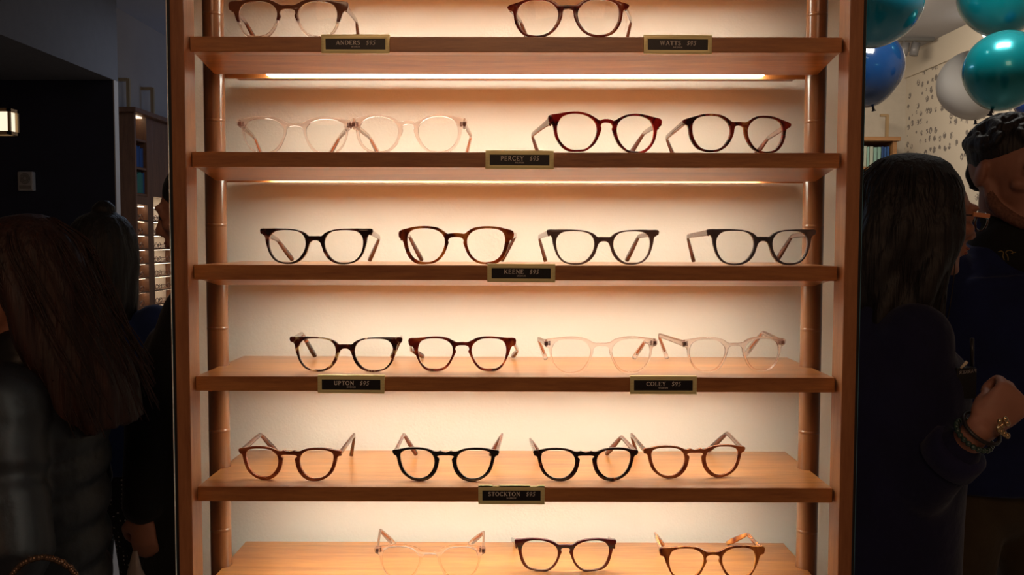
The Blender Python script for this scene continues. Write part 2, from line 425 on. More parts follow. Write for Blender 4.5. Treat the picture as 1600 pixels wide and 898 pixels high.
def G(ch):
    s = lambda *a: ('s',)+a
    a = lambda *b: ('a',)+b
    V = lambda x, t=TK: [s(x,0,x,1,t), s(x-.13,.03,x+.13,.03,.06), s(x-.13,.97,x+.13,.97,.06)]
    d = {
    'A': (.9, [s(.08,0,.43,1,TN), s(.43,1,.80,0,TK), s(.2,.34,.66,.34,TN), s(-.04,.03,.22,.03,.06), s(.66,.03,.93,.03,.06)]),
    'N': (.95, [s(.14,0,.14,1,TN), s(.14,1,.80,0,TK), s(.80,0,.80,1,TN), s(0,.03,.28,.03,.06), s(0,.97,.2,.97,.06), s(.66,.97,.93,.97,.06)]),
    'D': (.92, V(.16)+[a(.3,.5,.52,.47,-90,90,TN,TK)]+[s(.16,.97,.3,.97,TN), s(.16,.03,.3,.03,TN)]),
    'E': (.78, V(.16)+[s(.16,.96,.66,.96,TN), s(.16,.52,.5,.52,TN), s(.16,.04,.68,.04,TN), s(.66,1,.66,.8,.06), s(.68,0,.68,.22,.06), s(.5,.42,.5,.62,.06)]),
    'R': (.86, V(.16)+[a(.3,.74,.32,.23,-90,90,TN,TK), s(.16,.97,.3,.97,TN), s(.16,.5,.3,.5,TN), s(.38,.5,.74,.03,TK), s(.7,.03,.86,.03,.06)]),
    'S': (.66, [a(.32,.74,.22,.22,30,270,TN,TK*.9), a(.3,.27,.24,.24,-150,90,TN,TK), s(.52,.98,.52,.76,.06), s(.06,.02,.06,.24,.06)]),
    'W': (1.25, [s(.1,1,.36,0,TK), s(.36,0,.6,1,TN), s(.6,1,.86,0,TK), s(.86,0,1.1,1,TN), s(-.04,.97,.24,.97,.06), s(.48,.97,.72,.97,.06), s(.98,.97,1.22,.97,.06)]),
    'T': (.8, [s(.4,0,.4,1,TK), s(.04,.96,.76,.96,TN), s(.26,.03,.54,.03,.06), s(.04,1,.04,.78,.06), s(.76,1,.76,.78,.06)]),
    'P': (.76, V(.16)+[a(.3,.73,.32,.24,-90,90,TN,TK), s(.16,.97,.3,.97,TN), s(.16,.49,.3,.49,TN)]),
    'C': (.86, [a(.46,.5,.38,.46,40,320,TN,TK), s(.76,.98,.76,.74,.06), s(.76,.02,.76,.22,.05)]),
    'Y': (.84, [s(.4,0,.4,.48,TK), s(.1,1,.4,.46,TK), s(.72,1,.4,.46,TN), s(.26,.03,.54,.03,.06), s(-.02,.97,.24,.97,.06), s(.6,.97,.86,.97,.06)]),
    'K': (.9, V(.16)+[s(.2,.42,.72,.98,TN), s(.34,.56,.78,.02,TK), s(.6,.97,.84,.97,.06), s(.68,.03,.92,.03,.06)]),
    'U': (.9, [s(.18,1,.18,.36,TK), s(.76,1,.76,.36,TN), a(.47,.36,.29,.32,180,360,TN,TK), s(.04,.97,.32,.97,.06), s(.62,.97,.9,.97,.06)]),
    'O': (.96, [a(.46,.5,.38,.46,0,360,TN,TK,20)]),
    'L': (.74, V(.16)+[s(.16,.04,.64,.04,TN), s(.64,0,.64,.24,.06)]),
    'I': (.36, V(.18)),
    'M': (1.1, [s(.14,0,.14,1,TN), s(.14,1,.52,.06,TK), s(.52,.06,.9,1,TN), s(.92,0,.92,1,TK), s(0,.03,.28,.03,.06), s(.78,.03,1.06,.03,.06)]),
    '$': (.66, [a(.32,.72,.2,.2,30,270,TN,TK*.8), a(.3,.3,.22,.22,-150,90,TN,TK*.8), s(.31,-.12,.31,1.12,.06)]),
    '9': (.62, [a(.3,.68,.22,.28,0,360,TN,TK*.8,16), a(.12,.66,.40,.66,-80,0,TN,TK*.8)]),
    '5': (.62, [a(.27,.3,.24,.3,-140,100,TN,TK*.8), s(.14,.6,.2,1,TN), s(.2,.95,.56,.95,TK*.7)]),
    ' ': (.5, []),
    }
    return d[ch]
def lettering(bm, text, cx, z0, h, track=.10, italic_from=None, y=0, mirror=False):
    lay = []; x = 0
    for i, ch in enumerate(text):
        w, st = G(ch); lay.append((x, st, italic_from is not None and i >= italic_from)); x += w+track
    tot = x-track
    for x0, st, it in lay:
        t = bmesh.new()
        for q in st:
            if q[0] == 's': seg(t, *q[1:])
            else: arc(t, *q[1:])
        for v in t.verts:
            X = v.co.x + (.2*v.co.z if it else 0)
            X = (x0+X-tot/2)*h
            if mirror: X = -X
            v.co = Vector((cx+X, y, z0+v.co.z*h))
        me = bpy.data.meshes.new('t'); t.to_mesh(me); t.free(); bm.from_mesh(me); bpy.data.meshes.remove(me)
def plaque(row, px, name, size, where, w=.0852, notch=False, tilt=0.0):
    z = ZT[row]; X = at(px, 400, FY-.001).x
    t = thing('name_plate', f'brass framed plate reading {name} $95, {size.lower()}, clipped to {where}', 'name plate', (X, FY-.0012, z-TH/2-.0005), 0, 'brass name plates on the shelf fronts')
    t.rotation_euler = (0, tilt, 0)
    h = .0112; th = .0018
    bm = bmesh.new()
    iw, ih = .0374, .0066
    outer = [(-w/2,-h),(w/2,-h),(w/2,h),(-w/2,h)]
    o = flat_plate('frame', outer, [[(-iw,-ih),(iw,-ih),(iw,ih),(-iw,ih)]], th/2, .0004, M['brass'], t, smooth=False)
    for v in o.data.vertices: v.co.y -= th/2
    # the lip folded over the shelf top, notched where the card slides in
    bm = bmesh.new()
    zt = h-.0004
    if notch:
        for a, b in ((-w/2,-.0245),(-.0155,.0240),(.0335,w/2)): bx(bm, a, b, -.0016, .0072, zt, zt+.0012)
        bx(bm, -w/2, w/2, -.0016, .0022, zt, zt+.0012)
    else:
        bx(bm, -w/2, w/2, -.0016, .0060, zt, zt+.0012)
    obj('top_lip', bm, M['brass'], t)
    bm = box(-iw-.001, iw+.001, -.0009, -.0002, -ih-.0008, ih+.0008)
    obj('card', bm, M['card'], t)
    bm = bmesh.new()
    lettering(bm, name+'  $95', 0, -.0006, .0053, .12, italic_from=len(name), y=-.0011)
    lettering(bm, size, 0, -.0041, .0019, .16, y=-.0011)
    obj('lettering', bm, M['letter'], t)
for a in ((1, 558, 'ANDERS', 'MEDIUM', 'the topmost shelf front left of centre', .0852, False, 0),
          (1, 1055, 'WATTS', 'MEDIUM', 'the topmost shelf front on the right', .0852, False, 0.004),
          (2, 811.5, 'PERCEY', 'MEDIUM', 'the second shelf front', .0860, False, .004),
          (3, 814.5, 'KEENE', 'MEDIUM', 'the third shelf front', .0860, False, .004),
          (4, 547.5, 'UPTON', 'MEDIUM', 'the fourth shelf front on the left', .0852, False, .004),
          (4, 1038.5, 'COLEY', 'NARROW', 'the fourth shelf front on the right', .0852, False, 0),
          (5, 800, 'STOCKTON', 'NARROW', 'the fifth shelf front', .0852, True, 0)):
    plaque(*a)
# ------------------------------------------------------------------ eyeglasses
# half outlines: (viewer's left half), x to the left is negative; units of the half width; z from the rim's foot up
def tpl(cx, half, bottom, outer, lens):
    f = lambda pts: [((x-cx)/half, (bottom-y)/half) for x,y in pts]
    return f(outer), f(lens)
T = {}
def fuller(t, k):
    outer, lens = t
    cx = (max(p[0] for p in lens)+min(p[0] for p in lens))/2; cz = (max(p[1] for p in lens)+min(p[1] for p in lens))/2
    def f(p, isout):
        x, z = p[0]-cx, p[1]-cz; a = math.atan2(z, x)
        if z >= 0 or (isout and z > -.10): return p
        q = 1 + k*abs(math.sin(2*a))*min(1, -z/.15)
        return (cx+x*q, cz+z*q)
    return [f(p, True) for p in outer], [f(p, False) for p in lens]
T['keene'] = tpl(880,680,505,
 [(880,170),(840,169),(800,168),(760,135),(700,108),(620,90),(520,83),(400,80),(300,82),(200,86),(198,140),(235,155),(255,190),(265,250),(285,320),(310,380),(350,435),(400,475),(460,495),(530,505),(610,498),(680,470),(730,430),(770,375),(795,310),(815,255),(845,228),(880,222)],
 [(540,97),(640,105),(710,132),(752,178),(770,240),(763,310),(730,378),(678,440),(610,478),(530,487),(450,478),(388,448),(338,390),(308,320),(298,245),(305,190),(333,142),(380,111),(450,99)])
T['stockton'] = tpl(772,672,710,
 [(772,340),(735,331),(705,321),(670,331),(630,327),(560,300),(480,285),(380,280),(280,287),(180,308),(102,322),(100,360),(120,385),(145,400),(160,460),(180,530),(220,600),(280,655),(350,695),(430,710),(510,700),(580,665),(640,600),(675,530),(692,450),(690,420),(668,400),(678,386),(720,380),(772,380)],
 [(390,303),(480,306),(560,328),(612,372),(635,430),(633,500),(605,568),(552,630),(490,668),(430,678),(362,668),(295,630),(242,568),(208,490),(192,410),(198,362),(230,328),(300,308)])
T['percey'] = tpl(895,626,490,
 [(895,137),(850,143),(815,155),(770,130),(700,95),(620,75),(550,70),(460,78),(370,95),(270,118),(268,185),(300,205),(315,240),(325,290),(345,350),(385,410),(430,455),(490,485),(570,490),(650,480),(710,445),(760,400),(800,340),(825,280),(835,240),(828,215),(840,190),(865,180),(895,178)],
 [(550,88),(640,96),(717,127),(768,172),(790,230),(787,290),(760,358),(716,414),(658,458),(580,473),(502,467),(436,430),(385,376),(355,310),(350,232),(370,172),(403,128),(470,98)])
T['round'] = tpl(868,608,508,
 [(868,188),(800,190),(770,180),(720,145),(650,120),(560,112),(460,120),(370,145),(255,182),(262,222),(300,240),(312,270),(320,330),(345,390),(385,445),(430,480),(500,503),(570,508),(640,495),(710,455),(765,395),(805,320),(815,260),(828,235),(868,226)],
 [(560,130),(640,136),(708,167),(755,216),(774,270),(764,340),(730,397),(677,454),(600,486),(520,488),(445,464),(391,408),(356,340),(346,270),(355,212),(388,168),(460,138)])
T['uptonred'] = tpl(778,667,540,
 [(778,170),(712,172),(670,155),(600,120),(520,103),(430,100),(330,108),(220,120),(112,131),(112,212),(150,230),(170,260),(185,310),(210,370),(245,430),(290,490),(350,530),(430,540),(510,530),(570,500),(620,445),(660,380),(690,320),(702,290),(692,262),(702,230),(735,215),(778,212)],
 [(430,122),(520,127),(590,152),(638,192),(662,240),(663,300),(640,370),(596,438),(547,485),(488,508),(420,511),(353,503),(300,470),(256,418),(231,350),(221,280),(228,222),(254,168),(302,138),(360,126)])
T['amber'] = tpl(782,680,503,
 [(782,132),(712,138),(680,141),(640,110),(570,72),(480,55),(380,52),(290,60),(210,78),(108,111),(102,185),(135,210),(155,250),(170,310),(200,380),(240,440),(300,485),(370,503),(440,500),(520,485),(590,440),(640,380),(675,310),(695,250),(690,220),(715,192),(750,184),(782,182)],
 [(390,75),(470,78),(557,98),(616,137),(650,190),(655,260),(635,330),(595,398),(537,450),(470,477),(400,478),(333,460),(275,420),(232,357),(208,290),(198,220),(207,153),(245,104),(312,82)])
T['slim'] = tpl(795,660,540,    # thin clear rims, gentle brow, open bridge
 [(795,178),(735,178),(690,168),(640,135),(560,112),(480,103),(400,103),(310,112),(220,126),(135,142),(135,205),(175,228),(190,262),(197,310),(215,370),(250,430),(300,490),(365,528),(440,540),(520,530),(580,498),(628,445),(664,380),(690,315),(700,280),(705,245),(735,218),(795,212)],
 [(430,126),(520,131),(596,156),(644,196),(670,240),(672,300),(648,372),(604,440),(556,488),(498,514),(430,523),(362,512),(302,474),(252,416),(222,350),(212,285),(220,226),(248,172),(300,141),(360,129)])
T['blue'] = tpl(788,680,628,
 [(788,262),(735,264),(690,262),(640,230),(560,202),(470,188),(380,183),(290,187),(200,198),(112,212),(112,265),(140,290),(155,350),(172,420),(200,500),(245,565),(310,605),(390,622),(460,630),(530,628),(590,600),(650,545),(695,475),(720,410),(738,365),(728,335),(745,315),(788,312)],
 [(400,206),(490,212),(575,235),(640,270),(675,310),(690,360),(685,430),(650,505),(600,565),(540,605),(460,617),(390,608),(320,588),(268,545),(225,470),(202,390),(200,330),(215,280),(255,235),(320,213)])
BEND = .75
for _n in T: T[_n] = fuller(T[_n], .012 if _n == 'keene' else .026)
LENS_K = .975
def eyeglasses(row, name_tpl, xl, xr, off, yaw, mat, label, group, tL, tR, tmat=None, seed=0, clear=False, hinge=None, L1=.094, dz=0.0, rise=0.0, tiplim=1.312):
    """xl,xr: pixels of the two end pieces; off: distance behind the shelf front; tL,tR: (bend px, tip px)"""
    z = ZT[row]+.0003; Y = FY+off; yaw = math.radians(yaw)
    ycen = (px_of(Vector((0,Y,z+.03))))[1]
    xc = (xl+xr)/2
    c = at(xc, ycen, Y)
    half = (xr-xl)/2/FPX*(Y)*(1.004)/math.cos(yaw)*1.0
    t = thing('eyeglasses', label, 'eyeglasses', (c.x, Y, z), yaw, group)
    outer, lens = T[name_tpl]
    oc = cr(outer, n=5)
    oc = [(p.x*half, p.y*half) for p in oc]
    full = oc + [(-x, y) for x, y in reversed(oc[1:-1])]
    lc = cr(lens, closed=True, n=4); lc = [(p.x*half, p.y*half) for p in lc]
    lcx = (max(p[0] for p in lc)+min(p[0] for p in lc))/2; lcz = (max(p[1] for p in lc)+min(p[1] for p in lc))/2
    lc = [(lcx+(x-lcx)*LENS_K, lcz+(y-lcz)*LENS_K) for x, y in lc]
    rc = [(-x, y) for x, y in reversed(lc)]
    zoff = -min(y for _, y in full)
    full = [(x,y+zoff) for x,y in full]; lc = [(x,y+zoff) for x,y in lc]; rc = [(x,y+zoff) for x,y in rc]
    th = .0021
    f = flat_plate('frame_front', full, [lc, rc], th, .0006, mat, t, bend=BEND)
    for v in f.data.vertices: v.co.y += 0
    for pl in (lc, rc):
        bm = bmesh.new(); cxx = sum(p[0] for p in pl)/len(pl); czz = sum(p[1] for p in pl)/len(pl)
        rings = []
        for k in (1.012, .7, .35):
            rings.append([bm.verts.new((cxx+(x-cxx)*k, BEND*(cxx+(x-cxx)*k)**2 - .0012*(1-k*k), czz+(y-czz)*k)) for x,y in pl])
        n = len(pl)
        for a, b in zip(rings, rings[1:]):
            for i in range(n): bm.faces.new((a[i], a[(i+1)%n], b[(i+1)%n], b[i]))
        bm.faces.new(rings[-1])
        obj('lens', bm, M['lens'], t, smooth=True)
    inv = wm(t).inverted(); m4 = wm(t)
    # the end piece height
    ez = [y for x,y in full if x < -.93*half]; hz = (max(ez)+min(ez))/2; hh = (max(ez)-min(ez))/2
    tm = tmat or mat
    for s, (b, tp) in ((-1, tL), (1, tR)):
        hx = s*half*.965
        h = Vector((hx, BEND*hx*hx+th+.001, hz))
        hw = m4 @ h
        lo, hi = hw.y+.02, hw.y+L1
        best = None
        for k in range(80):
            yy = lo+(hi-lo)*k/79; p = at(b[0], b[1], yy); d = abs((p-hw).length-L1)
            if best is None or d < best[0]: best = (d, p)
        bw = best[1]
        if bw.z < z+.008: bw.z = z+.008
        ty = min(bw.y+.034, tiplim)
        if len(tp) > 2: ty = tp[2]
        tw = at(tp[0], 450, ty); tw.z = z+.0032
        B = inv @ bw; E = inv @ tw
        # bend corner softened
        mid1 = h.lerp(B, .5); q1 = B + (h-B).normalized()*.012; q2 = B + (E-B).normalized()*.010
        path = [h, h.lerp(B,.08), mid1, q1, B*.72+(q1+q2)*.14, q2, q2.lerp(E,.5), E]
        path = cr(path, n=4)
        hd = (E-h); side = Vector((hd.y, -hd.x, 0)).normalized()
        N = len(path); rr = []
        for i in range(N):
            u = i/(N-1)
            hgt = (hh*.92)*(1-u/.25)+.0036*(u/.25) if u < .25 else (.0036*(1-(u-.25)/.4)+.0027*((u-.25)/.4) if u < .65 else .0027+.0012*min(1,(u-.65)/.2))
            if u > .95: hgt *= .8
            rr.append((.0017 + .0013*max(0,(u-.6)/.4), hgt))
        bm = bmesh.new(); n = 12
        # rounded-rectangle section
        prev = None; rings = []
        for i in range(N):
            Tn = (path[min(i+1,N-1)]-path[max(i-1,0)]).normalized(); A = (side - Tn*side.dot(Tn)).normalized(); Bv = Tn.cross(A)
            a, b2 = rr[i]; ring = []
            for k in range(n):
                an = 2*PI*k/n; cx_, sx_ = math.cos(an), math.sin(an)
                ring.append(bm.verts.new(path[i]+A*(a*math.copysign(abs(cx_)**.6, cx_))+Bv*(b2*math.copysign(abs(sx_)**.6, sx_))))
            rings.append(ring)
        for a_, b_ in zip(rings, rings[1:]):
            for k in range(n): bm.faces.new((a_[k], a_[(k+1)%n], b_[(k+1)%n], b_[k]))
        bm.faces.new(rings[0][::-1]); bm.faces.new(rings[-1])
        te = obj('temple', bm, tm, t, smooth=True)
        bm = bmesh.new()
        if clear:
            bm2 = bmesh.new(); pts = path[int(N*.60):int(N*.93)]
            tube(bm2, pts, [(.0006,.0012)]*len(pts), 8, side=side); obj('wire_core', bm2, M['wire'], te, smooth=True)
            bx(bm, hx-.0022, hx+.0022, h.y-.0030, h.y+.0030, hz-.0026, hz+.0026, bev=.0006)
            for q in (-.002, 0, .002): tube(bm, [(hx-s*.0042, h.y+.001, hz+q-.0007),(hx-s*.0042, h.y+.001, hz+q+.0007)], [.0013,.0013], 10)
        else:
            for q in (-.0018, 0, .0018): tube(bm, [(hx-s*.0026, h.y+.0004, hz+q-.0007),(hx-s*.0026, h.y+.0004, hz+q+.0007)], [.0011,.0011], 10)
        obj('hinge', bm, M['hinge'] if clear else M['steel'], te, smooth=False)
    return t
DK = (.020,.006,.004)
mats = dict(
  anders=gradient_z('brown_fading_to_clear_acetate', [(.0,(.9,.82,.76)),(.0215,(.9,.80,.72)),(.0225,(.10,.012,.012)),(.034,(.22,.07,.028)),(.05,(.20,.065,.028))], clear_from=.0225-.0),
  watts=acetate('red_brown_tortoise', [(.055,.008,.006),(.34,.03,.014),(.75,.20,.05)], 55, 3.1, .12, pos=[.40,.55,.72]),
  redt=acetate('crimson_tortoise', [(.05,.003,.005),(.50,.012,.012),(.62,.03,.02)], 60, 1.7, pos=[.40,.54,.66]),
  dredt=acetate('dark_red_tortoise', [(.035,.005,.004),(.30,.025,.012),(.75,.30,.07)], 55, 8.2, pos=[.42,.58,.74]),
  dbrown=acetate('dark_brown_horn', [(.018,.005,.005),(.12,.018,.014),(.70,.36,.24)], 45, 2.6, pos=[.45,.60,.68]),
  amber=acetate('amber_tortoise', [(.07,.010,.005),(.42,.070,.012),(.85,.32,.06)], 48, 5.5, pos=[.38,.53,.66]),
  grey=acetate('smoky_grey_acetate', [(.16,.105,.098),(.23,.15,.14)], 30, 0, pos=[.4,.6], trans=.12),
  grey2=acetate('slate_grey_acetate', [(.06,.052,.062),(.14,.105,.108)], 30, 4, pos=[.4,.6], trans=.1),
  upt=acetate('dark_and_cream_tortoise', [(.035,.006,.006),(.16,.026,.014),(.90,.72,.36)], 62, 9.4, pos=[.45,.56,.62]),
  uptr=acetate('oxblood_tortoise', [(.06,.008,.006),(.34,.035,.016),(.75,.22,.06)], 55, 6.3, pos=[.42,.57,.72]),
  chest=acetate('chestnut_acetate', [(.13,.024,.010),(.34,.080,.030),(.56,.18,.06)], 26, 1.1, stretch=(1,1,2.5), pos=[.32,.5,.7]),
  blk=plain('black_teal_acetate', (.012,.010,.014), .12, coat=.6),
  dtort=acetate('near_black_tortoise', [(.018,.006,.006),(.07,.014,.010),(.60,.16,.04)], 60, 7.7, pos=[.5,.64,.72]),
  lchest=acetate('light_chestnut_acetate', [(.20,.045,.020),(.40,.12,.045),(.50,.19,.075)], 24, 3.3, stretch=(1,1,2.5), pos=[.32,.5,.7]),
  bluebur=gradient_z('burgundy_blue_fade', [(.0,(.13,.05,.035)),(.012,(.16,.035,.025)),(.028,(.17,.022,.020)),(.034,(.045,.050,.065)),(.04,(.10,.012,.02))]),
  amb6=acetate('honey_tortoise', [(.16,.028,.010),(.46,.14,.030),(.66,.27,.060)], 40, 2.2, stretch=(2.2,1,.7), pos=[.36,.5,.66]),
  brownt=acetate('brown_temple', [(.06,.014,.008),(.13,.036,.018)], 40, 1, pos=[.4,.62]),
  rosy=acetate('reddish_brown_temple', [(.09,.020,.013),(.16,.045,.028)], 40, 5, pos=[.4,.62]),
)
g1, g2, g3, g4, g5, g6 = ['eyeglasses on the %s shelf' % s for s in ('topmost','second','third','fourth','fifth','sixth')]
eyeglasses(1,'uptonred',358.6,541,.014,0,mats['anders'],'brown eyeglasses fading to clear lower rims, left on the topmost shelf',g1,((383,34),(420,75)),((557,33),(566,75)),mats['brownt'])
eyeglasses(1,'round',796,979,.004,-3,mats['watts'],'round red-brown tortoise eyeglasses standing alone right of the topmost shelf centre',g1,((813,33),(834,75)),((986,33),(970,75)),mats['rosy'])
eyeglasses(2,'slim',373,549,.040,4,M['clear'],'clear transparent eyeglasses at the far left end of the second shelf',g2,((397,214),(414,248)),((531,214),(511,248)),clear=True)
eyeglasses(2,'percey',549,727,.022,-2,M['clear'],'clear transparent eyeglasses on the second shelf, right of another clear pair',g2,((577,214),(598,250)),((736,212),(727,250)),clear=True)
eyeglasses(2,'percey',859,1036.5,.005,13,mats['redt'],'glossy crimson tortoise eyeglasses on the second shelf, just right of its name plate',g2,((831,211),(843,250)),((1006,208),(976,252)),mats['rosy'])
eyeglasses(2,'round',1067,1241.5,.006,13,mats['dredt'],'rounder dark red-brown tortoise eyeglasses at the right end of the second shelf',g2,((1041,215),(1052,250)),((1200,216),(1170,252)),mats['rosy'])
eyeglasses(3,'keene',404,581.5,.025,-6,mats['dbrown'],'flat-topped dark brown eyeglasses with pale horn streaks, left end of the third shelf',g3,((434,375),(457,405)),((593,371),(578,406)),mats['brownt'])
eyeglasses(3,'amber',623,802,.025,-2,mats['amber'],'amber and dark tortoise eyeglasses left of the KEENE plate on the third shelf',g3,((639,368),(659,405)),((806,367),(784,404)),mats['brownt'])
eyeglasses(3,'keene',856,1030.5,.025,7,mats['grey'],'smoky grey-brown flat-topped eyeglasses right of the KEENE plate on the third shelf',g3,((842,370),(852,407)),((998,369),(979,407)),mats['brownt'])
eyeglasses(3,'keene',1104,1280,.028,10,mats['grey2'],'dark slate grey eyeglasses at the right end of the third shelf, before the post',g3,((1074,369),(1083,408)),((1237,369),(1213,408)),mats['brownt'])
eyeglasses(4,'keene',452,627.5,.040,-2,mats['upt'],'dark tortoise eyeglasses with cream patches, left end of the fourth shelf',g4,((472,521),(491,556)),((627,527),(612,557)),mats['dtort'])
eyeglasses(4,'uptonred',639,805.5,.047,2,mats['uptr'],'oxblood tortoise keyhole-bridge eyeglasses, second from the left on the fourth shelf',g4,((642,546),(660,558)),((809,547),(802,558)),mats['rosy'])
eyeglasses(4,'slim',851,1028,.026,4,M['clear'],'clear transparent eyeglasses on the fourth shelf just left of the COLEY plate',g4,((841,529),(853,559)),((1008,533),(992,560)),clear=True)
eyeglasses(4,'slim',1066,1231,.046,8,M['clear'],'clear transparent eyeglasses turned left at the right end of the fourth shelf',g4,((1029,523),(1043,558)),((1192,519),(1165,555)),clear=True)
eyeglasses(5,'stockton',369.5,534.5,.030,-5,mats['chest'],'round chestnut eyeglasses at the left end of the fifth shelf',g5,((407,678),(430,702)),((554,678),(547,708)),mats['brownt'])
eyeglasses(5,'stockton',612.5,780,.028,-1,mats['blk'],'round black eyeglasses with a bluish sheen, left of the STOCKTON plate',g5,((631,678),(649,708)),((785,678),(767,706)),mats['rosy'])
eyeglasses(5,'stockton',833,998,.031,2,mats['dtort'],'round near-black tortoise eyeglasses right of the STOCKTON plate',g5,((828,686),(845,707)),((971,682),(950,706)),mats['rosy'])
eyeglasses(5,'stockton',1005,1167,.048,5,mats['lchest'],'round light chestnut eyeglasses, rightmost on the fifth shelf',g5,((986,678),(997,706)),((1136,676),(1110,705)),mats['brownt'])
eyeglasses(6,'slim',584.5,759,.045,0,M['clear'],'clear transparent eyeglasses on the lowest shelf, cut off by the frame',g6,((594,828),(614,855)),((756,831),(734,853)),clear=True)
eyeglasses(6,'blue',803,964,.080,0,mats['bluebur'],'burgundy eyeglasses with grey-blue corners in the middle of the lowest shelf',g6,((800,842),(806,862)),((951,841),(958,862)),mats['rosy'],L1=.085)
eyeglasses(6,'uptonred',1030,1197,.050,3,mats['amb6'],'honey amber tortoise eyeglasses, rightmost on the lowest shelf',g6,((1023,833),(1040,852)),((1168,834),(1143,852)),mats['amb6'])

# ------------------------------------------------------------------ things on the far walls, left
def px2x(px, Y): return at(px, 400, Y).x
def px2z(py, Y): return at(800, py, Y).z
wal = wood('walnut_cabinet', (.10,.040,.018), (.20,.085,.040), 'Z', seed=2)
def lamp_arm(x, Y, z0, z1, dx, label):
    t = thing('wall_lamp_arm', label, 'lamp bracket', (x, Y, z0), 0, 'brass lamp arms standing on the cabinets')
    bm = bmesh.new(); bx(bm, -.012, .012, -.012, .012, 0, z1-z0); obj('post', bm, M['brassd'], t)
    bm = bmesh.new(); bx(bm, min(0,dx), max(0,dx), -.014, .014, z1-z0-.018, z1-z0+.004); obj('arm', bm, M['brassd'], t)
M['brassd'] = plain('dull_brass', (.42,.30,.17), .4, metal=.5)
CX = -2.80; C0, C1 = 6.50, 7.75; CTOP = px2z(170, 6.5)
cab = thing('display_cabinet', 'tall dark wood cabinet with books above and lit rows of eyeglasses, against the left wall', 'cabinet', (CX, 7.1, 0))
def cpart(name, bm, mat): return obj(name, bm, mat, cab, world=True)
bm = bmesh.new(); bx(bm, LW+.002, CX+.02, C0, C0+.03, 0, CTOP-.03); cpart('end_panel', bm, wal)
bm = bmesh.new(); bx(bm, LW+.002, CX+.05, C0-.04, C1+.04, CTOP-.03, CTOP+.005, .004); cpart('top_board', bm, wal)
bm = bmesh.new(); bx(bm, LW+.002, LW+.012, C0+.03, C1, 0, CTOP-.03); cpart('back_panel', bm, plain('cabinet_cream_back', (.7,.6,.5), .8))
Ya, Yb, Yc = 6.53, 6.76, 6.87
for y0, y1 in ((Yb, Yc), (7.33, 7.41)):
    bm = bmesh.new(); bx(bm, LW+.012, CX, y0, y1, 0, CTOP-.03); cpart('divider', bm, wal)
bm = bmesh.new(); bx(bm, CX-.02, CX, Yc, C1, px2z(310, 7.0), CTOP-.03, .003); cpart('door', bm, wal)
zs_up = [px2z(y, 6.64) for y in (218, 262, 303)]
for z in zs_up:
    bm = bmesh.new(); bx(bm, LW+.012, CX-.004, Ya, Yb, z-.018, z, .002); cpart('shelf', bm, wal)
bm = bmesh.new(); bx(bm, CX-.02, CX, Ya, Yb, px2z(321, 6.64), px2z(303, 6.64)-.02); cpart('rail', bm, wal)
bm = bmesh.new(); bx(bm, LW+.03, CX-.03, Ya, Yb, CTOP-.04, CTOP-.032); l_ = cpart('top_light', bm, emission('niche_glow', (1,.80,.55,1), 2.2))
zd = [px2z(322 + 22.5*k, 6.64) for k in range(1, 10)]
glow = emission('cabinet_strip_glow', (1,.78,.55,1), 7.0)
for z in zd:
    for y0, y1 in ((Ya, Yb), (Yc, 7.33)):
        bm = bmesh.new(); bx(bm, LW+.012, CX-.002, y0, y1, z-.012, z); sh = cpart('lit_shelf', bm, wal)
        bm = bmesh.new(); bx(bm, CX-.045, CX-.025, y0+.01, y1-.01, z-.0155, z-.0125); bmesh.ops.transform(bm, matrix=wm(cab).inverted(), verts=bm.verts); obj('light_strip', bm, glow, sh)
for y0, y1 in ((Ya, Yb), (Yc, 7.33)):
    z = zd[0]+.105
    bm = bmesh.new(); bx(bm, CX-.045, CX-.025, y0+.01, y1-.01, z-.006, z-.002); cpart('light_strip', bm, glow)
# books, one mesh each
def book(loc, dims, col, label, group, rot=0):
    t = thing('book', label, 'book', loc, rot, group)
    w, d, h = dims; bm = bmesh.new()
    bx(bm, -w/2, w/2, 0, d, 0, .002); bx(bm, -w/2, -w/2+.002, 0, d, 0, h); bx(bm, w/2-.002, w/2, 0, d, 0, h); bx(bm, -w/2, w/2, 0, .002, 0, h)
    for zz in (.12, .8, .86): bx(bm, -w/2-.0004, w/2+.0004, -.0008, .003, h*zz, h*zz+.003)
    obj('cover', bm, col, t)
    bm = bmesh.new(); bx(bm, -w/2+.002, w/2-.002, .002, d-.003, .002, h-.006); obj('pages', bm, M['pages'], t)
M['pages'] = plain('book_pages', (.6,.55,.45), .9)
bcol = [plain('cloth_blue', (.02,.085,.28), .6), plain('cloth_deep_blue', (.012,.05,.18), .6), plain('cloth_teal', (.03,.16,.16), .6), plain('cloth_green_teal', (.04,.2,.15), .6), plain('cloth_pale_teal', (.22,.40,.36), .6), plain('cloth_pale_grey', (.38,.44,.38), .6)]
for zi, cols, nm in ((1, (0,1,0,0,1,0,1), 'blue book in the upper row of the far left cabinet'), (2, (2,3,2,3,3,2,1), 'teal or blue book in the lower row of the far left cabinet')):
    y = Ya+.012
    for c in cols:
        w = random.choice((.024,.028,.032)); y += w/2
        if y+w/2 > Yb: break
        book((CX-.012, y, zs_up[zi]+.0005), (w-.001, .075, random.uniform(.14,.16)), bcol[c], nm, 'books in the far left cabinet, shelf %d' % zi, PI/2); y += w/2
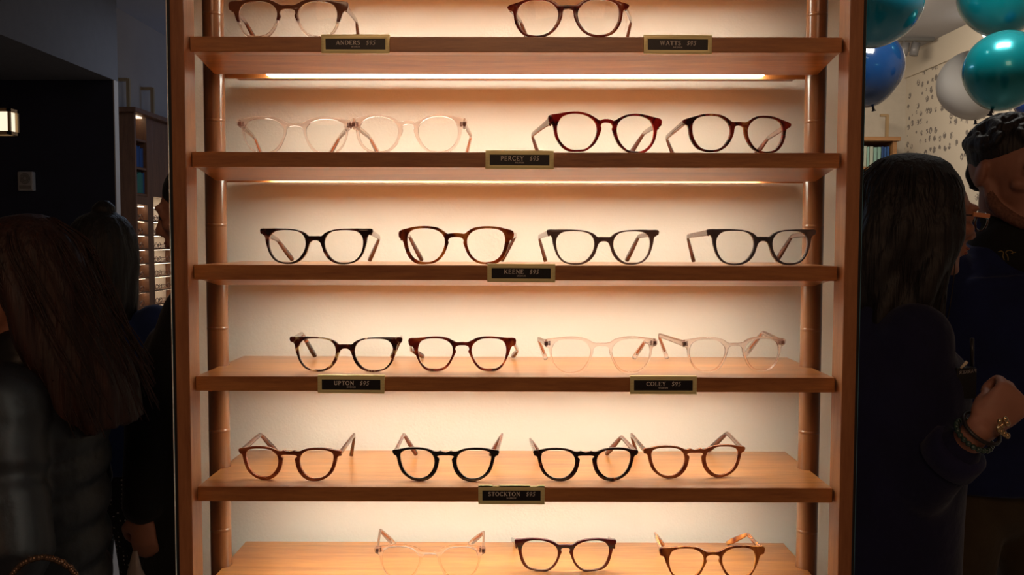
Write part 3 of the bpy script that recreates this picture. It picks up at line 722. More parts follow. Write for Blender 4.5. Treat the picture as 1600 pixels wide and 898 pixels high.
# small spectacles on the lit shelves (far away)
def far_specs(loc, dark):
    t = thing('eyeglasses', 'tiny dark-rimmed eyeglasses on a lit shelf of the far left cabinet', 'eyeglasses', loc, PI/2, 'eyeglasses in the far left cabinet')
    bm = bmesh.new()
    for s in (-1, 1):
        ring = [(s*.034+.026*math.cos(a), 0, .021+.020*math.sin(a)) for a in [2*PI*k/16 for k in range(17)]]
        tube(bm, ring, [.0022]*17, 6, cap=False)
    tube(bm, [(-.009,0,.027),(0,0,.030),(.009,0,.027)], [.002]*3, 6)
    obj('frame_front', bm, dark, t, smooth=True)
    for s in (-1, 1):
        bm = bmesh.new(); tube(bm, [(s*.060,.001,.030),(s*.060,.045,.028),(s*.056,.070,.004)], [.002]*3, 6); obj('temple', bm, dark, t, smooth=True)
for z in zd[:8]:
    for y0, y1 in ((Ya, Yb), (Yc, 7.33)):
        n = 1 if y1-y0 < .3 else 2
        for k in range(n):
            far_specs((CX-.018, y0+(y1-y0)*(k+.5)/n, z+.0012), mats['dbrown'])
lamp_arm(px2x(206, 6.56), 6.56, CTOP+.005, px2z(124, 6.56), -.10, 'brass lamp arm on the near end of the far left cabinet')
lamp_arm(px2x(243, 6.95), 6.95, CTOP+.005, px2z(138, 6.95), -.10, 'brass lamp arm on the far left cabinet, second from its near end')
# wall device on the navy wall
t = thing('wall_alarm', 'small pale alarm sounder with a round grille on the dark navy wall', 'alarm', (px2x(47.5, 5), 5.0, px2z(300, 5)))
bm = bmesh.new(); bx(bm, -.043, .043, -.035, -.0005, 0, .108, .006); obj('housing', bm, plain('alarm_plastic', (.30,.28,.27), .5), t)
bm = bmesh.new()
for r in (.012,.020,.028): tube(bm, [(r*math.cos(a), -.036, .068+r*math.sin(a)) for a in [2*PI*k/24 for k in range(25)]], [.0018]*25, 6, cap=False)
obj('grille', bm, plain('alarm_grille', (.10,.10,.10), .5), t, smooth=True)
bm = bmesh.new(); bx(bm, -.032, .032, -.0365, -.033, .012, .030); obj('strobe', bm, plain('alarm_strobe', (.16,.15,.14), .2), t)
# lit lantern at the left edge
LY = 3.2; lx0, lx1, lz0, lz1 = px2x(-95, LY), px2x(21, LY), px2z(211, LY), px2z(170, LY)
t = thing('box_lantern', 'glowing cream box lantern in a brown frame, cut by the left edge', 'lamp', ((lx0+lx1)/2, LY+.10, lz0))
hw = (lx1-lx0)/2; hh = lz1-lz0; t.location.y = LY+.03
bm = bmesh.new(); bx(bm, -hw+.012, hw-.010, -.022, .022, .012, hh-.012); obj('shade', bm, emission('lantern_glow', (1,.84,.62,1), 1.15), t)
bm = bmesh.new()
for zz in (0, hh-.012):
    for a in ((-hw,hw,-.030,-.020),(-hw,hw,.020,.030),(-hw,-hw+.012,-.030,.030),(hw-.012,hw,-.030,.030)): bx(bm, *a, zz, zz+.012)
for xx in (-hw, hw-.008):
    for yy in (-.030,.020): bx(bm, xx, xx+.008, yy, yy+.010, 0, hh)
obj('frame', bm, M['brassd'], t)
bm = bmesh.new(); tube(bm, [(0,0,hh),(0,0,SX.z-lz0)], [.008,.008], 12); obj('hanging_rod', bm, M['brassd'], t, smooth=True)
# ------------------------------------------------------------------ far right: bookshelf, track lamp, balloons
BY0 = 7.75
bs = thing('bookshelf', 'oak bookshelf of pale teal and blue books on the far back wall', 'bookshelf', (2.95, BY0, 0))
oakf = wood('far_oak', (.26,.13,.055), (.40,.21,.09), 'X', seed=9)
zt = px2z(213, BY0)
def bpart(n, *a, **k): obj(n, box(*a, **k), oakf, bs, world=True)
bpart('top_board', 2.35, px2x(1401, BY0), BY0-.03, BACK-.002, zt-.035, zt, bev=.003)
bpart('side_panel', px2x(1391, BY0), px2x(1397, BY0), BY0, BACK-.002, 0, zt-.035)
bpart('side_panel', 2.38, 2.41, BY0, BACK-.002, 0, zt-.035)
bpart('back_board', 2.41, px2x(1391, BY0), BACK-.02, BACK-.002, 0, zt-.035)
zsh = [px2z(y, BY0) for y in (259, 305, 351, 397, 443)]
for z in zsh: bpart('shelf', 2.41, px2x(1391, BY0), BY0+.01, BACK-.02, z-.022, z)
for row, z in enumerate(zsh[:2]):
    x = px2x(1388, BY0); names = ('pale teal or blue book in the top row of the far right bookshelf', 'dark blue book in the second row of the far right bookshelf')
    for c in ([0,0,1,4,4,5,4,5,4,4,5,2] if row == 0 else [1,0,1,1,0,1,0,1,1,0]):
        w = random.choice((.024,.030,.034)); x -= w/2
        book((x, BY0+.03, z+.0005), (w-.001, .16, random.uniform(.165,.185)), bcol[c], names[row], 'books in the far right bookshelf, row %d' % (row+1)); x -= w/2
lamp_arm(px2x(1381, BY0+.1), BY0+.1, zt, px2z(178, BY0+.1), -.06, 'brass lamp arm on top of the far right bookshelf')
ty = 7.45
t = thing('track_light', 'grey ceiling track with two spot heads by the wallpapered wall', 'track light', (px2x(1418, ty), ty, CEIL))
bm = bmesh.new(); bx(bm, px2x(1385,ty)-t.location.x, min(px2x(1450,ty), RW-.01)-t.location.x, -.02, .02, -.03, 0); obj('rail', bm, plain('track_grey', (.12,.12,.12), .5), t)
for px in (1420, 1404):
    x = px2x(px, ty)-t.location.x
    bm = bmesh.new(); tube(bm, [(x,0,-.03),(x,0,-.07)], [.008]*2, 10); tube(bm, [(x+.012,-.01,-.05),(x-.01,-.01,-.15)], [.034,.034], 18); obj('spot_head', bm, plain('spot_grey', (.16,.16,.17), .4), t, smooth=True)
sc = thing('lit_patch_glow', 'added glow for the lamplit patch on the right wall, mostly hidden behind the teal balloons', 'lamp', (RW-.006, at(1540, 48, 6.6).y, px2z(62, 6.6)))  # added glowing dome in place of a lamplit patch of wall
bm = bmesh.new(); bx(bm, -.02, .005, -.08, .08, 0, .2, .004); obj('back_plate', bm, M['brassd'], sc)
bm = bmesh.new(); ell(bm, (-.03, 0, .1), (.05,.12,.10)); obj('shade', bm, emission('lit_patch_emission', (1,.95,.85,1), 3.0), sc, smooth=True)
def balloon(px, py, r, Y, mat, label, knot=(0,-1)):
    R_ = r/FPX*Y; c = at(px, py, Y)
    kd = Vector((knot[0], 0, knot[1])).normalized()
    t = thing('balloon', label, 'balloon', tuple(c + Vector((0,0,-R_*1.08))), 0, 'party balloons on the right')
    bm = bmesh.new(); bmesh.ops.create_uvsphere(bm, u_segments=48, v_segments=32, radius=R_)
    for v in bm.verts:
        u = v.co.z/R_
        if u < -.2: k = 1 - .10*((-u-.2)/.8)**2; v.co.x *= k; v.co.y *= k; v.co.z *= 1+.05*((-u-.2)/.8)**2
    q = Vector((0,0,-1)).rotation_difference(kd)
    bmesh.ops.rotate(bm, cent=(0,0,0), matrix=q.to_matrix(), verts=bm.verts)
    bmesh.ops.translate(bm, vec=(0,0,R_*1.08), verts=bm.verts); obj('skin', bm, mat, t, smooth=True)
    bm = bmesh.new(); e = kd*R_*1.045 + Vector((0,0,R_*1.08))
    tube(bm, [e-kd*.004, e+kd*.004, e+kd*.009, e+kd*.013, e+kd*.022], [.008,.004,.007,.0045,.011], 14); obj('knot', bm, M['knot'], t, smooth=True)
M['knot'] = plain('dark_knot', (.015,.015,.03), .4)
rub = lambda n, c, r=.16, m=0: plain(n, c, r, coat=.8, metal=m)
teal = rub('teal_rubber', (.004,.30,.34), .25, .45)
balloon(1370, 2, 68, 3.2, rub('cyan_rubber', (.006,.30,.46)), 'cyan blue balloon at the top, touching the shelving upright', (-.25,-1))
balloon(1350, 105, 59, 4.0, rub('royal_blue_rubber', (.012,.060,.20)), 'royal blue balloon just under the cyan one, beside the upright', (.25,-1))
balloon(1520, 132, 52, 4.4, plain('white_rubber', (.75,.68,.60), .35), 'pale white balloon in front of the sprigged wallpaper', (.1,-1))
balloon(1570, 110, 60, 3.2, teal, "large shiny teal balloon above the dark-haired man's head", (-.3,-1))
balloon(1566, -11, 64, 3.9, teal, 'teal balloon cut by the top edge, above the large shiny teal one', (0,-1))
balloon(1624, 152, 38, 3.7, rub('deep_blue_rubber', (.008,.07,.38)), 'deep blue balloon peeping out at the right edge behind the large teal one', (0,-1))
# ------------------------------------------------------------------ people
skin = plain('skin', (.36,.155,.095), .55, noise=.08, nscale=25)
def cloth(n, c, **k): return plain(n, c, k.get('rough', .85), noise=.15, nscale=12, bump=.25, bscale=35, sheen=k.get('sheen', .1), spec=k.get('spec', .25))
def hairm(n, c):
    m = plain(n, c, .58, noise=.5, nscale=4, bump=.5, bscale=6, stretch=(22,22,1.0)); return m
def head_parts(bm, Mx, beard=False):
    t = bmesh.new()
    ell(t, (0,.014,.032), (.076,.096,.088), u=28, v=20)
    limb(t, [(0,-.02,.03),(0,-.034,-.03),(0,-.050,-.078)], [(.066,.068),(.058,.055),(.036,.036)], 20, side=(1,0,0))
    ell(t, (0,-.070,-.093), (.022,.018,.016))
    for s in (-1,1):
        limb(t, [(s*.060,.0,-.02),(s*.052,-.02,-.068),(s*.02,-.066,-.096)], [.016,.016,.014], 12)
        ell(t, (s*.040,-.066,-.012), (.024,.020,.018)); ell(t, (s*.031,-.083,.036), (.026,.011,.008), rot=(0,s*.15,0))
        ell(t, (s*.080,.014,.002), (.011,.020,.033), rot=(.25,0,s*.35)); ell(t, (s*.031,-.0785,.0155), (.0165,.0115,.0125))
        ell(t, (s*.011,-.099,-.026), (.008,.009,.007))
    limb(t, [(0,-.088,.030),(0,-.098,.005),(0,-.110,-.020)], [.008,.009,.0115], 12)
    ell(t, (0,-.0925,-.050), (.024,.010,.0058)); ell(t, (0,-.090,-.060), (.020,.011,.0065)); ell(t, (0,-.086,-.040), (.02,.01,.012))
    bmesh.ops.transform(t, matrix=Mx, verts=t.verts)
    me = bpy.data.meshes.new('t'); t.to_mesh(me); t.free(); bm.from_mesh(me); bpy.data.meshes.remove(me)
def hand(bm, wrist, d, w, n, k=1.0, curl=(.5,.7,.5), thumb=.5):
    """d: along the palm, w: towards the little finger, n: out of the back of the hand"""
    d, w, n = d.normalized(), w.normalized(), n.normalized(); wr = Vector(wrist)
    limb(bm, [wr-d*.02*k, wr+d*.025*k, wr+d*.055*k, wr+d*.088*k], [(.024*k,.017*k),(.031*k,.016*k),(.037*k,.0145*k),(.037*k,.011*k)], 18, side=w)
    for i, (o, L) in enumerate(((-.028,.92),(-.0095,1.02),(.0095,.96),(.028,.78))):
        p = wr + d*(.088-.004*abs(i-1.3))*k + w*o*k; pts = [p-d*.02*k, p]; ang = 0
        for sg, cu in zip((.042,.027,.021), curl):
            ang += cu; q = pts[-1] + (d*math.cos(ang)-n*math.sin(ang))*sg*L*k; pts.append(q)
        limb(bm, pts, [.0085*k,.0098*k,.0088*k,.008*k,.0065*k], 10, sub=3)
    b = wr + d*.022*k - w*.024*k
    if thumb > 1:      # tucked against the palm
        limb(bm, [b, b+(d*.7-w*.05-n*.6)*.030*k, b+(d*.9+w*.15-n*.7)*.048*k, b+(d*.7+w*.8-n*.8)*.056*k], [.013*k,.0125*k,.0105*k,.0082*k], 10); return
    limb(bm, [b, b+(d*.6-w*.75-n*.2)*.035*k, b+(d*.9-w*.5-n*thumb)*.062*k, b+(d*1.0-w*.2-n*thumb*1.3)*.084*k], [.015*k,.0125*k,.0105*k,.0082*k], 10)
class Fig:
    def __init__(s, label, x, y, H, yaw, lean=0):
        s.t = thing('person', label, 'person', (x, y, 0), math.radians(yaw)); s.k = H/1.75; s.inv = wm(s.t).inverted(); s.bm = bmesh.new()
    def L(s, p): return s.inv @ Vector(p)                  # world to body space
    def V(s, x, y, z): return Vector((x, y, z))*s.k
    def body(s, arms, head, look=(0,0,0), voxel=.007, stride=.0, hands=None, shx=.155):
        k, V, bm = s.k, s.V, s.bm
        limb(bm, [V(0,.005,.90),V(0,0,.98),V(0,0,1.10),V(0,-.005,1.28),V(0,.01,1.40),V(0,.02,1.46)], [(.15*k,.11*k),(.155*k,.11*k),(.125*k,.09*k),(.155*k,.105*k),(.14*k,.09*k),(.07*k,.06*k)], 22, side=(1,0,0))
        hd = V(*head); limb(bm, [V(0,.02,1.42), hd+V(0,.025,-.10), hd+V(0,.02,-.04)], [.060*k,.054*k,.055*k], 18)
        for q in (-1,1):
            st = stride*q
            limb(bm, [V(q*.09,0,.93),V(q*.10,-.01-st*.5,.50),V(q*.10,.02-st,.09)], [.082*k,.054*k,.038*k], 16)
            limb(bm, [V(q*.10,.045-st,.045),V(q*.105,-.06-st,.045),V(q*.11,-.16-st,.030)], [.036*k,.038*k,.028*k], 14)
        for q, (el, wr) in zip((-1,1), arms):
            limb(bm, [V(q*(shx-.012),.01,1.395), (V(q*(shx+.004),.01,1.385)+el)/2, el, (el+wr)/2, wr], [.056*k,.044*k,.038*k,.034*k,.025*k], 14)
        for h in (hands or []): hand(bm, *h)
        s.headM = Matrix.Translation(hd) @ Euler(look,'XYZ').to_matrix().to_4x4() @ Matrix.Scale(k*1.0,4)
        head_parts(bm, s.headM)
        s.bodyo = remesh('body', bm, skin, s.t, voxel, 2)
        e = bmesh.new()
        for q in (-1,1): ell(e, (q*.031,-.0830,.0100), (.0125,.0085,.0075))
        bmesh.ops.transform(e, matrix=s.headM, verts=e.verts); obj('eyes', e, plain('dark_eye', (.030,.016,.012), .15, coat=.6), s.t, smooth=True)
        e = bmesh.new(); ell(e, (0,-.0945,-.0495), (.0225,.0095,.0052)); ell(e, (0,-.0925,-.0590), (.0190,.0105,.0060))
        bmesh.ops.transform(e, matrix=s.headM, verts=e.verts); obj('lips', e, plain('lip_skin', (.26,.075,.055), .45), s.t, smooth=True)
    def part(s, name, build, mat, voxel=.009, sm=4):
        bm = bmesh.new(); build(bm); return remesh(name, bm, mat, s.t, voxel, sm)
def trousers(s, stride=0, rs=1.0, to=.10):
    k, V = s.k, s.V
    def f(bm):
        limb(bm, [V(0,.005,.86),V(0,0,.94),V(0,0,1.03)], [(.165*k,.125*k),(.17*k,.125*k),(.145*k,.105*k)], 20, side=(1,0,0))
        for q in (-1,1):
            st = stride*q
            limb(bm, [V(q*.09,0,.90),V(q*.10,-.01-st*.5,.50),V(q*.10,.02-st,to)], [.100*k*rs,.070*k*rs,.056*k*rs], 18)
    return f
def shoes(s, stride=0):
    k, V = s.k, s.V
    def f(bm):
        for q in (-1,1):
            st = stride*q; limb(bm, [V(q*.10,.05-st,.048),V(q*.105,-.06-st,.046),V(q*.11,-.165-st,.038)], [.046*k,.046*k,.038*k], 16)
    return f
def top(s, arms, hem=.86, bulk=1.0, quilt=0, collar=True, armr=1.0, cuff=(1,1), shx=.160):
    k, V = s.k, s.V
    def f(bm):
        zs = [hem + (1.46-hem)*i/24 for i in range(25)]; pts = []; rr = []
        for i, z in enumerate(zs):
            u = (z-hem)/(1.46-hem)
            a = .185 - .02*math.sin(PI*min(1,u*1.6)) ; b = .135
            if u > .82: f_ = (u-.82)/.18; a = a*(1-f_)+.085*f_; b = b*(1-f_)+.078*f_
            qf = 1 + quilt*(abs(math.sin(i*PI/3))-.5)
            pts.append(V(0, .004 + .012*(u>.8), z)); rr.append((a*k*bulk*qf, b*k*bulk*qf))
        tube(bm, pts, rr, 30, side=(1,0,0))
        for q, (el, wr), cu in zip((-1,1), arms, cuff):
            sh = V(q*shx,.01,1.395); P = [sh, (sh+el)/2+V(q*.006,0,0), el, (el+wr)/2, el.lerp(wr, cu*.93)]
            if quilt:
                ell(bm, sh, (.080*k*armr*.95,.078*k*armr*.95,.072*k*armr*.95))
                P2 = cr(P, n=5); tube(bm, P2, [(.072-.022*i/len(P2))*k*armr*(1+quilt*1.4*(abs(math.sin(i*PI/2.5))-.5)) for i in range(len(P2))], 18)
            else: limb(bm, P, [.074*k*armr,.062*k*armr,.056*k*armr,.050*k*armr,.044*k*armr], 18)
        if collar: limb(bm, [V(0,.02,1.44),V(0,.022,1.49)], [(.080*k,.074*k),(.074*k,.070*k)], 20, side=(1,0,0))
    return f
def hair_long(s, length, width=.10, n=30, back=.03, side_open=.55, wave=.012, cap=1.0):
    """a cap over the skull and locks falling round the back and the sides"""
    def f(bm):
        t = bmesh.new(); ell(t, (0,.026,.048), (.086*cap,.100*cap,.088*cap), u=28, v=20)
        for i in range(n):
            a = -PI*side_open + 2*PI*side_open*i/(n-1)            # 0 = back
            x, y = math.sin(a), math.cos(a); r = random.uniform(.92,1.06)
            ph = random.uniform(0,6)
            pts = [(x*.020, .030+y*.030, .122), (x*.060, .028+y*.072, .104)]; pts.append((x*.088*r, .026+y*.10*r, .05)); 
            for j in range(1,6):
                u = j/5; z = .03-length*u
                pts.append((x*width*r+wave*math.sin(ph+j), .03+back*u+y*(width)*r+wave*math.cos(ph+j*1.3), z))
            limb(t, pts, [.014,.018,.024,.026,.025,.023,.017,.007], 10, sub=2)
        bmesh.ops.transform(t, matrix=s.headM, verts=t.verts)
        me = bpy.data.meshes.new('t'); t.to_mesh(me); t.free(); bm.from_mesh(me); bpy.data.meshes.remove(me)
    return f
# --- man with short dark hair, navy hoodie, khaki trousers
MY = 2.20
m = Fig('man with short dark hair in a navy zip hoodie, looking down at the right edge', px2x(1566, MY), MY, 1.785, 9)
arms = [(m.V(-.24,.03,1.13), m.V(-.25,-.04,.88)), (m.V(.24,.03,1.13), m.V(.25,-.04,.88))]
m.body(arms, (0,-.02,1.628), look=(math.radians(10),0,math.radians(10)), voxel=.005,
       hands=[(arms[0][1], Vector((0,-.1,-1)), Vector((0,1,0)), Vector((-1,0,0)), 1.05), (arms[1][1], Vector((0,-.1,-1)), Vector((0,1,0)), Vector((1,0,0)), 1.05)])
def short_hair(bm):
    t = bmesh.new(); ell(t, (0,.024,.056), (.080,.094,.080), u=30, v=22)
    for i in range(190):
        a = random.uniform(0,2*PI); e = random.uniform(.1,1.45); x, y, z = math.cos(a)*math.cos(e), math.sin(a)*math.cos(e), math.sin(e)
        if y < -.45 and z < .46: continue
        if y < -.1 and z < .18: continue
        p = Vector((x*.084, .022+y*.098, .052+z*.088)); d = Vector((x*.4+.2, y*.4-.3, .5*z)).normalized()
        limb(t, [p-d*.006, p+d*.006, p+d*.016], [.010,.009,.004], 6, sub=2)
    for s_ in (-1,1): ell(t, (s_*.066,.030,.050), (.014,.034,.040))
    limb(t, [(0,.06,.04),(0,.085,-.0),(0,.078,-.035)], [(.062,.026),(.052,.020),(.040,.012)], 16, side=(1,0,0))
    # trim the forehead: nothing lower than the hairline in front
    bmesh.ops.transform(t, matrix=m.headM, verts=t.verts); me = bpy.data.meshes.new('t'); t.to_mesh(me); t.free(); bm.from_mesh(me)
dk_hair = hairm('near_black_hair', (.010,.006,.005)); br_hair = hairm('dark_auburn_hair', (.030,.009,.005)); bl_hair = hairm('black_hair', (.007,.005,.005))
m.part('hair', short_hair, dk_hair, .005, 7)
def brows(bm):
    t = bmesh.new()
    for s_ in (-1,1): limb(t, [(s_*.014,-.096,.036),(s_*.032,-.0965,.042),(s_*.052,-.084,.036)], [.004,.0045,.0025], 8)
    bmesh.ops.transform(t, matrix=m.headM, verts=t.verts); me = bpy.data.meshes.new('t'); t.to_mesh(me); t.free(); bm.from_mesh(me)
bm = bmesh.new(); brows(bm); obj('eyebrows', bm, dk_hair, m.t, smooth=True)
def stubble(bm):
    t = bmesh.new(); limb(t, [(-.063,-.004,-.022),(-.055,-.022,-.068),(-.024,-.068,-.0985),(0,-.078,-.100),(.024,-.068,-.0985),(.055,-.022,-.068),(.063,-.004,-.022)], [.010,.0165,.0152,.0152,.0152,.0165,.010], 12)
    bmesh.ops.transform(t, matrix=m.headM, verts=t.verts); me = bpy.data.meshes.new('t'); t.to_mesh(me); t.free(); bm.from_mesh(me)
bm = bmesh.new(); stubble(bm); obj('beard', bm, plain('stubble', (.17,.070,.042), .8, noise=.35, nscale=200), m.t, smooth=True)
navy = cloth('navy_cloth', (.008,.011,.040)); 
m.part('hoodie', top(m, arms, hem=.88, bulk=1.16, armr=1.1), cloth('hoodie_navy', (.008,.014,.070)), .008)
m.part('undershirt', lambda bm: limb(bm, [m.V(0,-.012,1.40), m.V(0,.0,1.475), m.V(0,.008,1.50)], [(.09*m.k,.105*m.k),(.082*m.k,.082*m.k),(.066*m.k,.066*m.k)], 22, side=(1,0,0)), cloth('black_cotton', (.008,.008,.007)), .007)
m.part('trousers', trousers(m, .03, 1.05), cloth('khaki_twill', (.060,.042,.022)), .010)
m.part('shoes', shoes(m, .03), plain('dark_leather', (.02,.015,.012), .4), .008)
# the embroidered gold mark on his chest: two curled stems
bm = bmesh.new(); my = MY-.205
for pts in ([(1560,393),(1565,392),(1568,395),(1567,400),(1569,406)], [(1572,397),(1572,393),(1577,391),(1582,393),(1582,397)], [(1573,397),(1575,402),(1575,407)], [(1580,396),(1584,394),(1587,394)]):
    tube(bm, cr([at(x,y,my) for x,y in pts], n=4), [.0011]*(4*(len(pts)-1)+1), 6)
o = obj('chest_mark', bm, plain('gold_thread', (.22,.14,.03), .5), m.t, smooth=True, world=True)
# --- woman with long dark hair, navy cardigan, forearm raised
WY = 1.76
w = Fig('woman with long dark hair and glasses in navy cardigan, one fist raised', px2x(1386, WY), WY, 1.655, 97)
elw = w.L(at(1428, 765, 1.61)); wrw = w.L(at(1530, 672, 1.50))
arms = [(elw, wrw), (w.V(.23,.0,1.12), w.V(.23,-.05,.88))]
dW = w.inv.to_3x3() @ Vector((.72,.05,.69)); wW = w.inv.to_3x3() @ Vector((.69,-.1,-.72)); nW = w.inv.to_3x3() @ Vector((-.12,-1,.05))
w.body(arms, (0,-.080,1.632), look=(math.radians(6),0,0), voxel=.005, shx=.125,
       hands=[(wrw, dW, wW, nW, .98, (1.25,1.5,1.2), 1.6), (arms[1][1], Vector((0,-.1,-1)), Vector((0,1,0)), Vector((1,0,0)), .95)])
w.part('hair', hair_long(w, .31, .104, 34, .012, .60, .015), dk_hair, .006, 2)
# thin loose strands
bm = bmesh.new()
for i in range(70):
    a = random.uniform(-1.9,1.9); x, y = math.sin(a), math.cos(a); ph = random.uniform(0,6); L_ = random.uniform(.26,.36)
    pts = [(x*.06,.03+y*.08,.118)]+[(x*(.118+.010*math.sin(ph+j)), .035+y*(.122+.010*math.cos(ph+j)), .06-L_*j/5) for j in range(6)]
    tube(bm, cr([w.headM @ Vector(p) for p in pts], n=3), [.0011]*19, 5)
obj('loose_strands', bm, dk_hair, w.t, smooth=True)
w.part('cardigan', top(w, arms, hem=.70, bulk=1.12, armr=1.0, cuff=(.72,1), shx=.125), cloth('cardigan_navy', (.010,.010,.040)), .008, 16)
# turned-back cuff
bm = bmesh.new(); c0 = elw.lerp(wrw,.50); c1 = elw.lerp(wrw,.74); tube(bm, [c0, c0.lerp(c1,.1), c0.lerp(c1,.9), c1, c0.lerp(c1,.97)], [.046,.053,.051,.045,.034], 24)
obj('cuff', bm, cloth('cuff_navy', (.014,.014,.055)), w.t, smooth=True)
w.part('trousers', trousers(w, .02), cloth('dark_jeans', (.008,.009,.018)), .011)
w.part('shoes', shoes(w, .02), plain('black_shoe', (.012,.012,.012), .4), .009)
# her spectacles
gm = acetate('dark_brown_specs', [(.03,.012,.008),(.08,.03,.015)], 50, 1)
bm = bmesh.new()
for s_ in (-1,1):
    tube(bm, [w.headM @ Vector((s_*.033+.024*math.cos(a), -.112+abs(.033+s_*.024*math.cos(a))*.12, .008+.019*math.sin(a))) for a in [2*PI*q/20 for q in range(21)]], [.0018]*21, 6, cap=False)
    tube(bm, [w.headM @ Vector(p) for p in ((s_*.058,-.104,.014),(s_*.085,-.05,.014),(s_*.088,.02,.008))], [.002]*3, 6)
tube(bm, [w.headM @ Vector(p) for p in ((-.009,-.110,.013),(0,-.112,.017),(.009,-.110,.013))], [.0018]*3, 6)
sp_ = obj('spectacles', bm, gm, w.t, smooth=True)
bm = bmesh.new(); bx(bm, -.0025,.0025,-.018,.018,-.0045,.0045,.001)
bmesh.ops.transform(bm, matrix=w.headM @ Matrix.Translation((-.088,-.068,.016)), verts=bm.verts); obj('hinge_piece', bm, plain('orange_hinge', (.75,.30,.14), .3), sp_)
# bracelets round her wrist
ax = (wrw-elw).normalized(); cB = wrw - ax*.004
e1 = ax.orthogonal().normalized(); e2 = ax.cross(e1)
bm = bmesh.new()
for i in range(22):
    a = 2*PI*i/22; p = cB - ax*.010 + (e1*math.cos(a)+e2*math.sin(a))*.0325; ell(bm, p, (.0052,)*3, u=10, v=8)
obj('bracelet', bm, plain('green_beads', (.03,.06,.045), .25, coat=.5), w.t, smooth=True)['label'] = 'green beaded bracelet'
bm = bmesh.new()
tube(bm, [cB + ax*.010 + (e1*math.cos(a)+e2*math.sin(a))*.0335 for a in [2*PI*i/30 for i in range(31)]], [(.0035)]*31, 8, cap=False)
bt = obj('bracelet', bm, plain('black_leather_cord', (.015,.011,.010), .4), w.t, smooth=True); bt['label'] = 'black cord bracelet with brass charms'
bm = bmesh.new()
for i in range(9):
    q = w.inv @ at(1566+random.uniform(-9,9), 655+i*3.2, 1.462); ell(bm, q, (.0045,.0045,.0055), u=10, v=8)
obj('charm', bm, plain('brass_charm', (.6,.42,.22), .2, metal=.9), bt, smooth=True)
# black pouch with a pen and mirror-reversed lettering
PY = 1.585
c = at(1513, 585, PY)
bm = bmesh.new(); bx(bm, c.x-.020, c.x+.018, PY+.003, PY+.022, c.z-.045, c.z+.012, .003); pch = obj('pouch', bm, plain('black_pouch', (.006,.006,.008), .6), w.t, world=True)
bm = bmesh.new(); tube(bm, [at(1501,575,PY+.002), at(1511,565,PY+.002)], [.0021,.0030], 10); bmesh.ops.transform(bm, matrix=wm(w.t).inverted(), verts=bm.verts); obj('pen_tip', bm, plain('pen_cream', (.85,.70,.50), .4), pch, smooth=True)
bm = bmesh.new(); tube(bm, [at(1519,572,PY+.012), at(1519,528,PY+.012)], [.0032,.0032], 12); bmesh.ops.transform(bm, matrix=wm(w.t).inverted(), verts=bm.verts); obj('pen', bm, plain('black_pen', (.02,.018,.018), .3), pch, smooth=True)
bm = bmesh.new(); lettering(bm, 'PARKER', 0, 0, .0058, .12, mirror=True)
for v in bm.verts: v.co = Vector((v.co.x*.95, v.co.y, v.co.z + v.co.x*.12))
cc = at(1512, 583, PY+.002); bmesh.ops.translate(bm, vec=cc, verts=bm.verts); bmesh.ops.transform(bm, matrix=wm(w.t).inverted(), verts=bm.verts)
obj('lettering', bm, plain('dim_print', (.40,.36,.34), .6), pch)
# --- woman at the left edge: long auburn hair, black quilted coat
AY = 1.60
a_ = Fig('woman with long auburn hair in a black quilted jacket at the left edge', px2x(22, AY), AY, 1.53, -80)
arms = [(a_.V(-.26,.02,1.12), a_.V(-.22,-.16,.95)), (a_.V(.25,.05,1.12), a_.V(.20,-.18,1.0))]
a_.body(arms, (0,-.01,1.628), look=(math.radians(10),0,0), voxel=.008, hands=[(arms[0][1], Vector((0,-.9,-.3)), Vector((0,.3,-1)), Vector((-1,0,0)), .95), (arms[1][1], Vector((0,-.9,-.3)), Vector((0,.3,-1)), Vector((1,0,0)), .95)])
a_.part('hair', hair_long(a_, .36, .092, 34, .060, .52, .014), br_hair, .007, 2)
bm = bmesh.new()
for i in range(90):
    a = random.uniform(-1.2,1.9); x, y = math.sin(a), math.cos(a); ph = random.uniform(0,6); L_ = random.uniform(.26,.40)
    pts = [(x*.06,.03+y*.08,.118)]+[(x*(.116+.012*math.sin(ph+j)), .035+.016*j+y*(.122+.010*math.cos(ph+j)), .06-L_*j/5) for j in range(6)]
    tube(bm, cr([a_.headM @ Vector(p) for p in pts], n=3), [.0011]*19, 5)
obj('loose_strands', bm, br_hair, a_.t, smooth=True)
a_.part('jacket', top(a_, arms, hem=.78, bulk=1.20, quilt=.10, armr=1.35), plain('black_nylon', (.006,.006,.008), .48, bump=.2, bscale=30), .008, 2)
a_.part('trousers', trousers(a_, .02), cloth('black_denim', (.008,.008,.010)), .012)
a_.part('shoes', shoes(a_, .02), plain('black_boot', (.01,.01,.01), .4), .010)
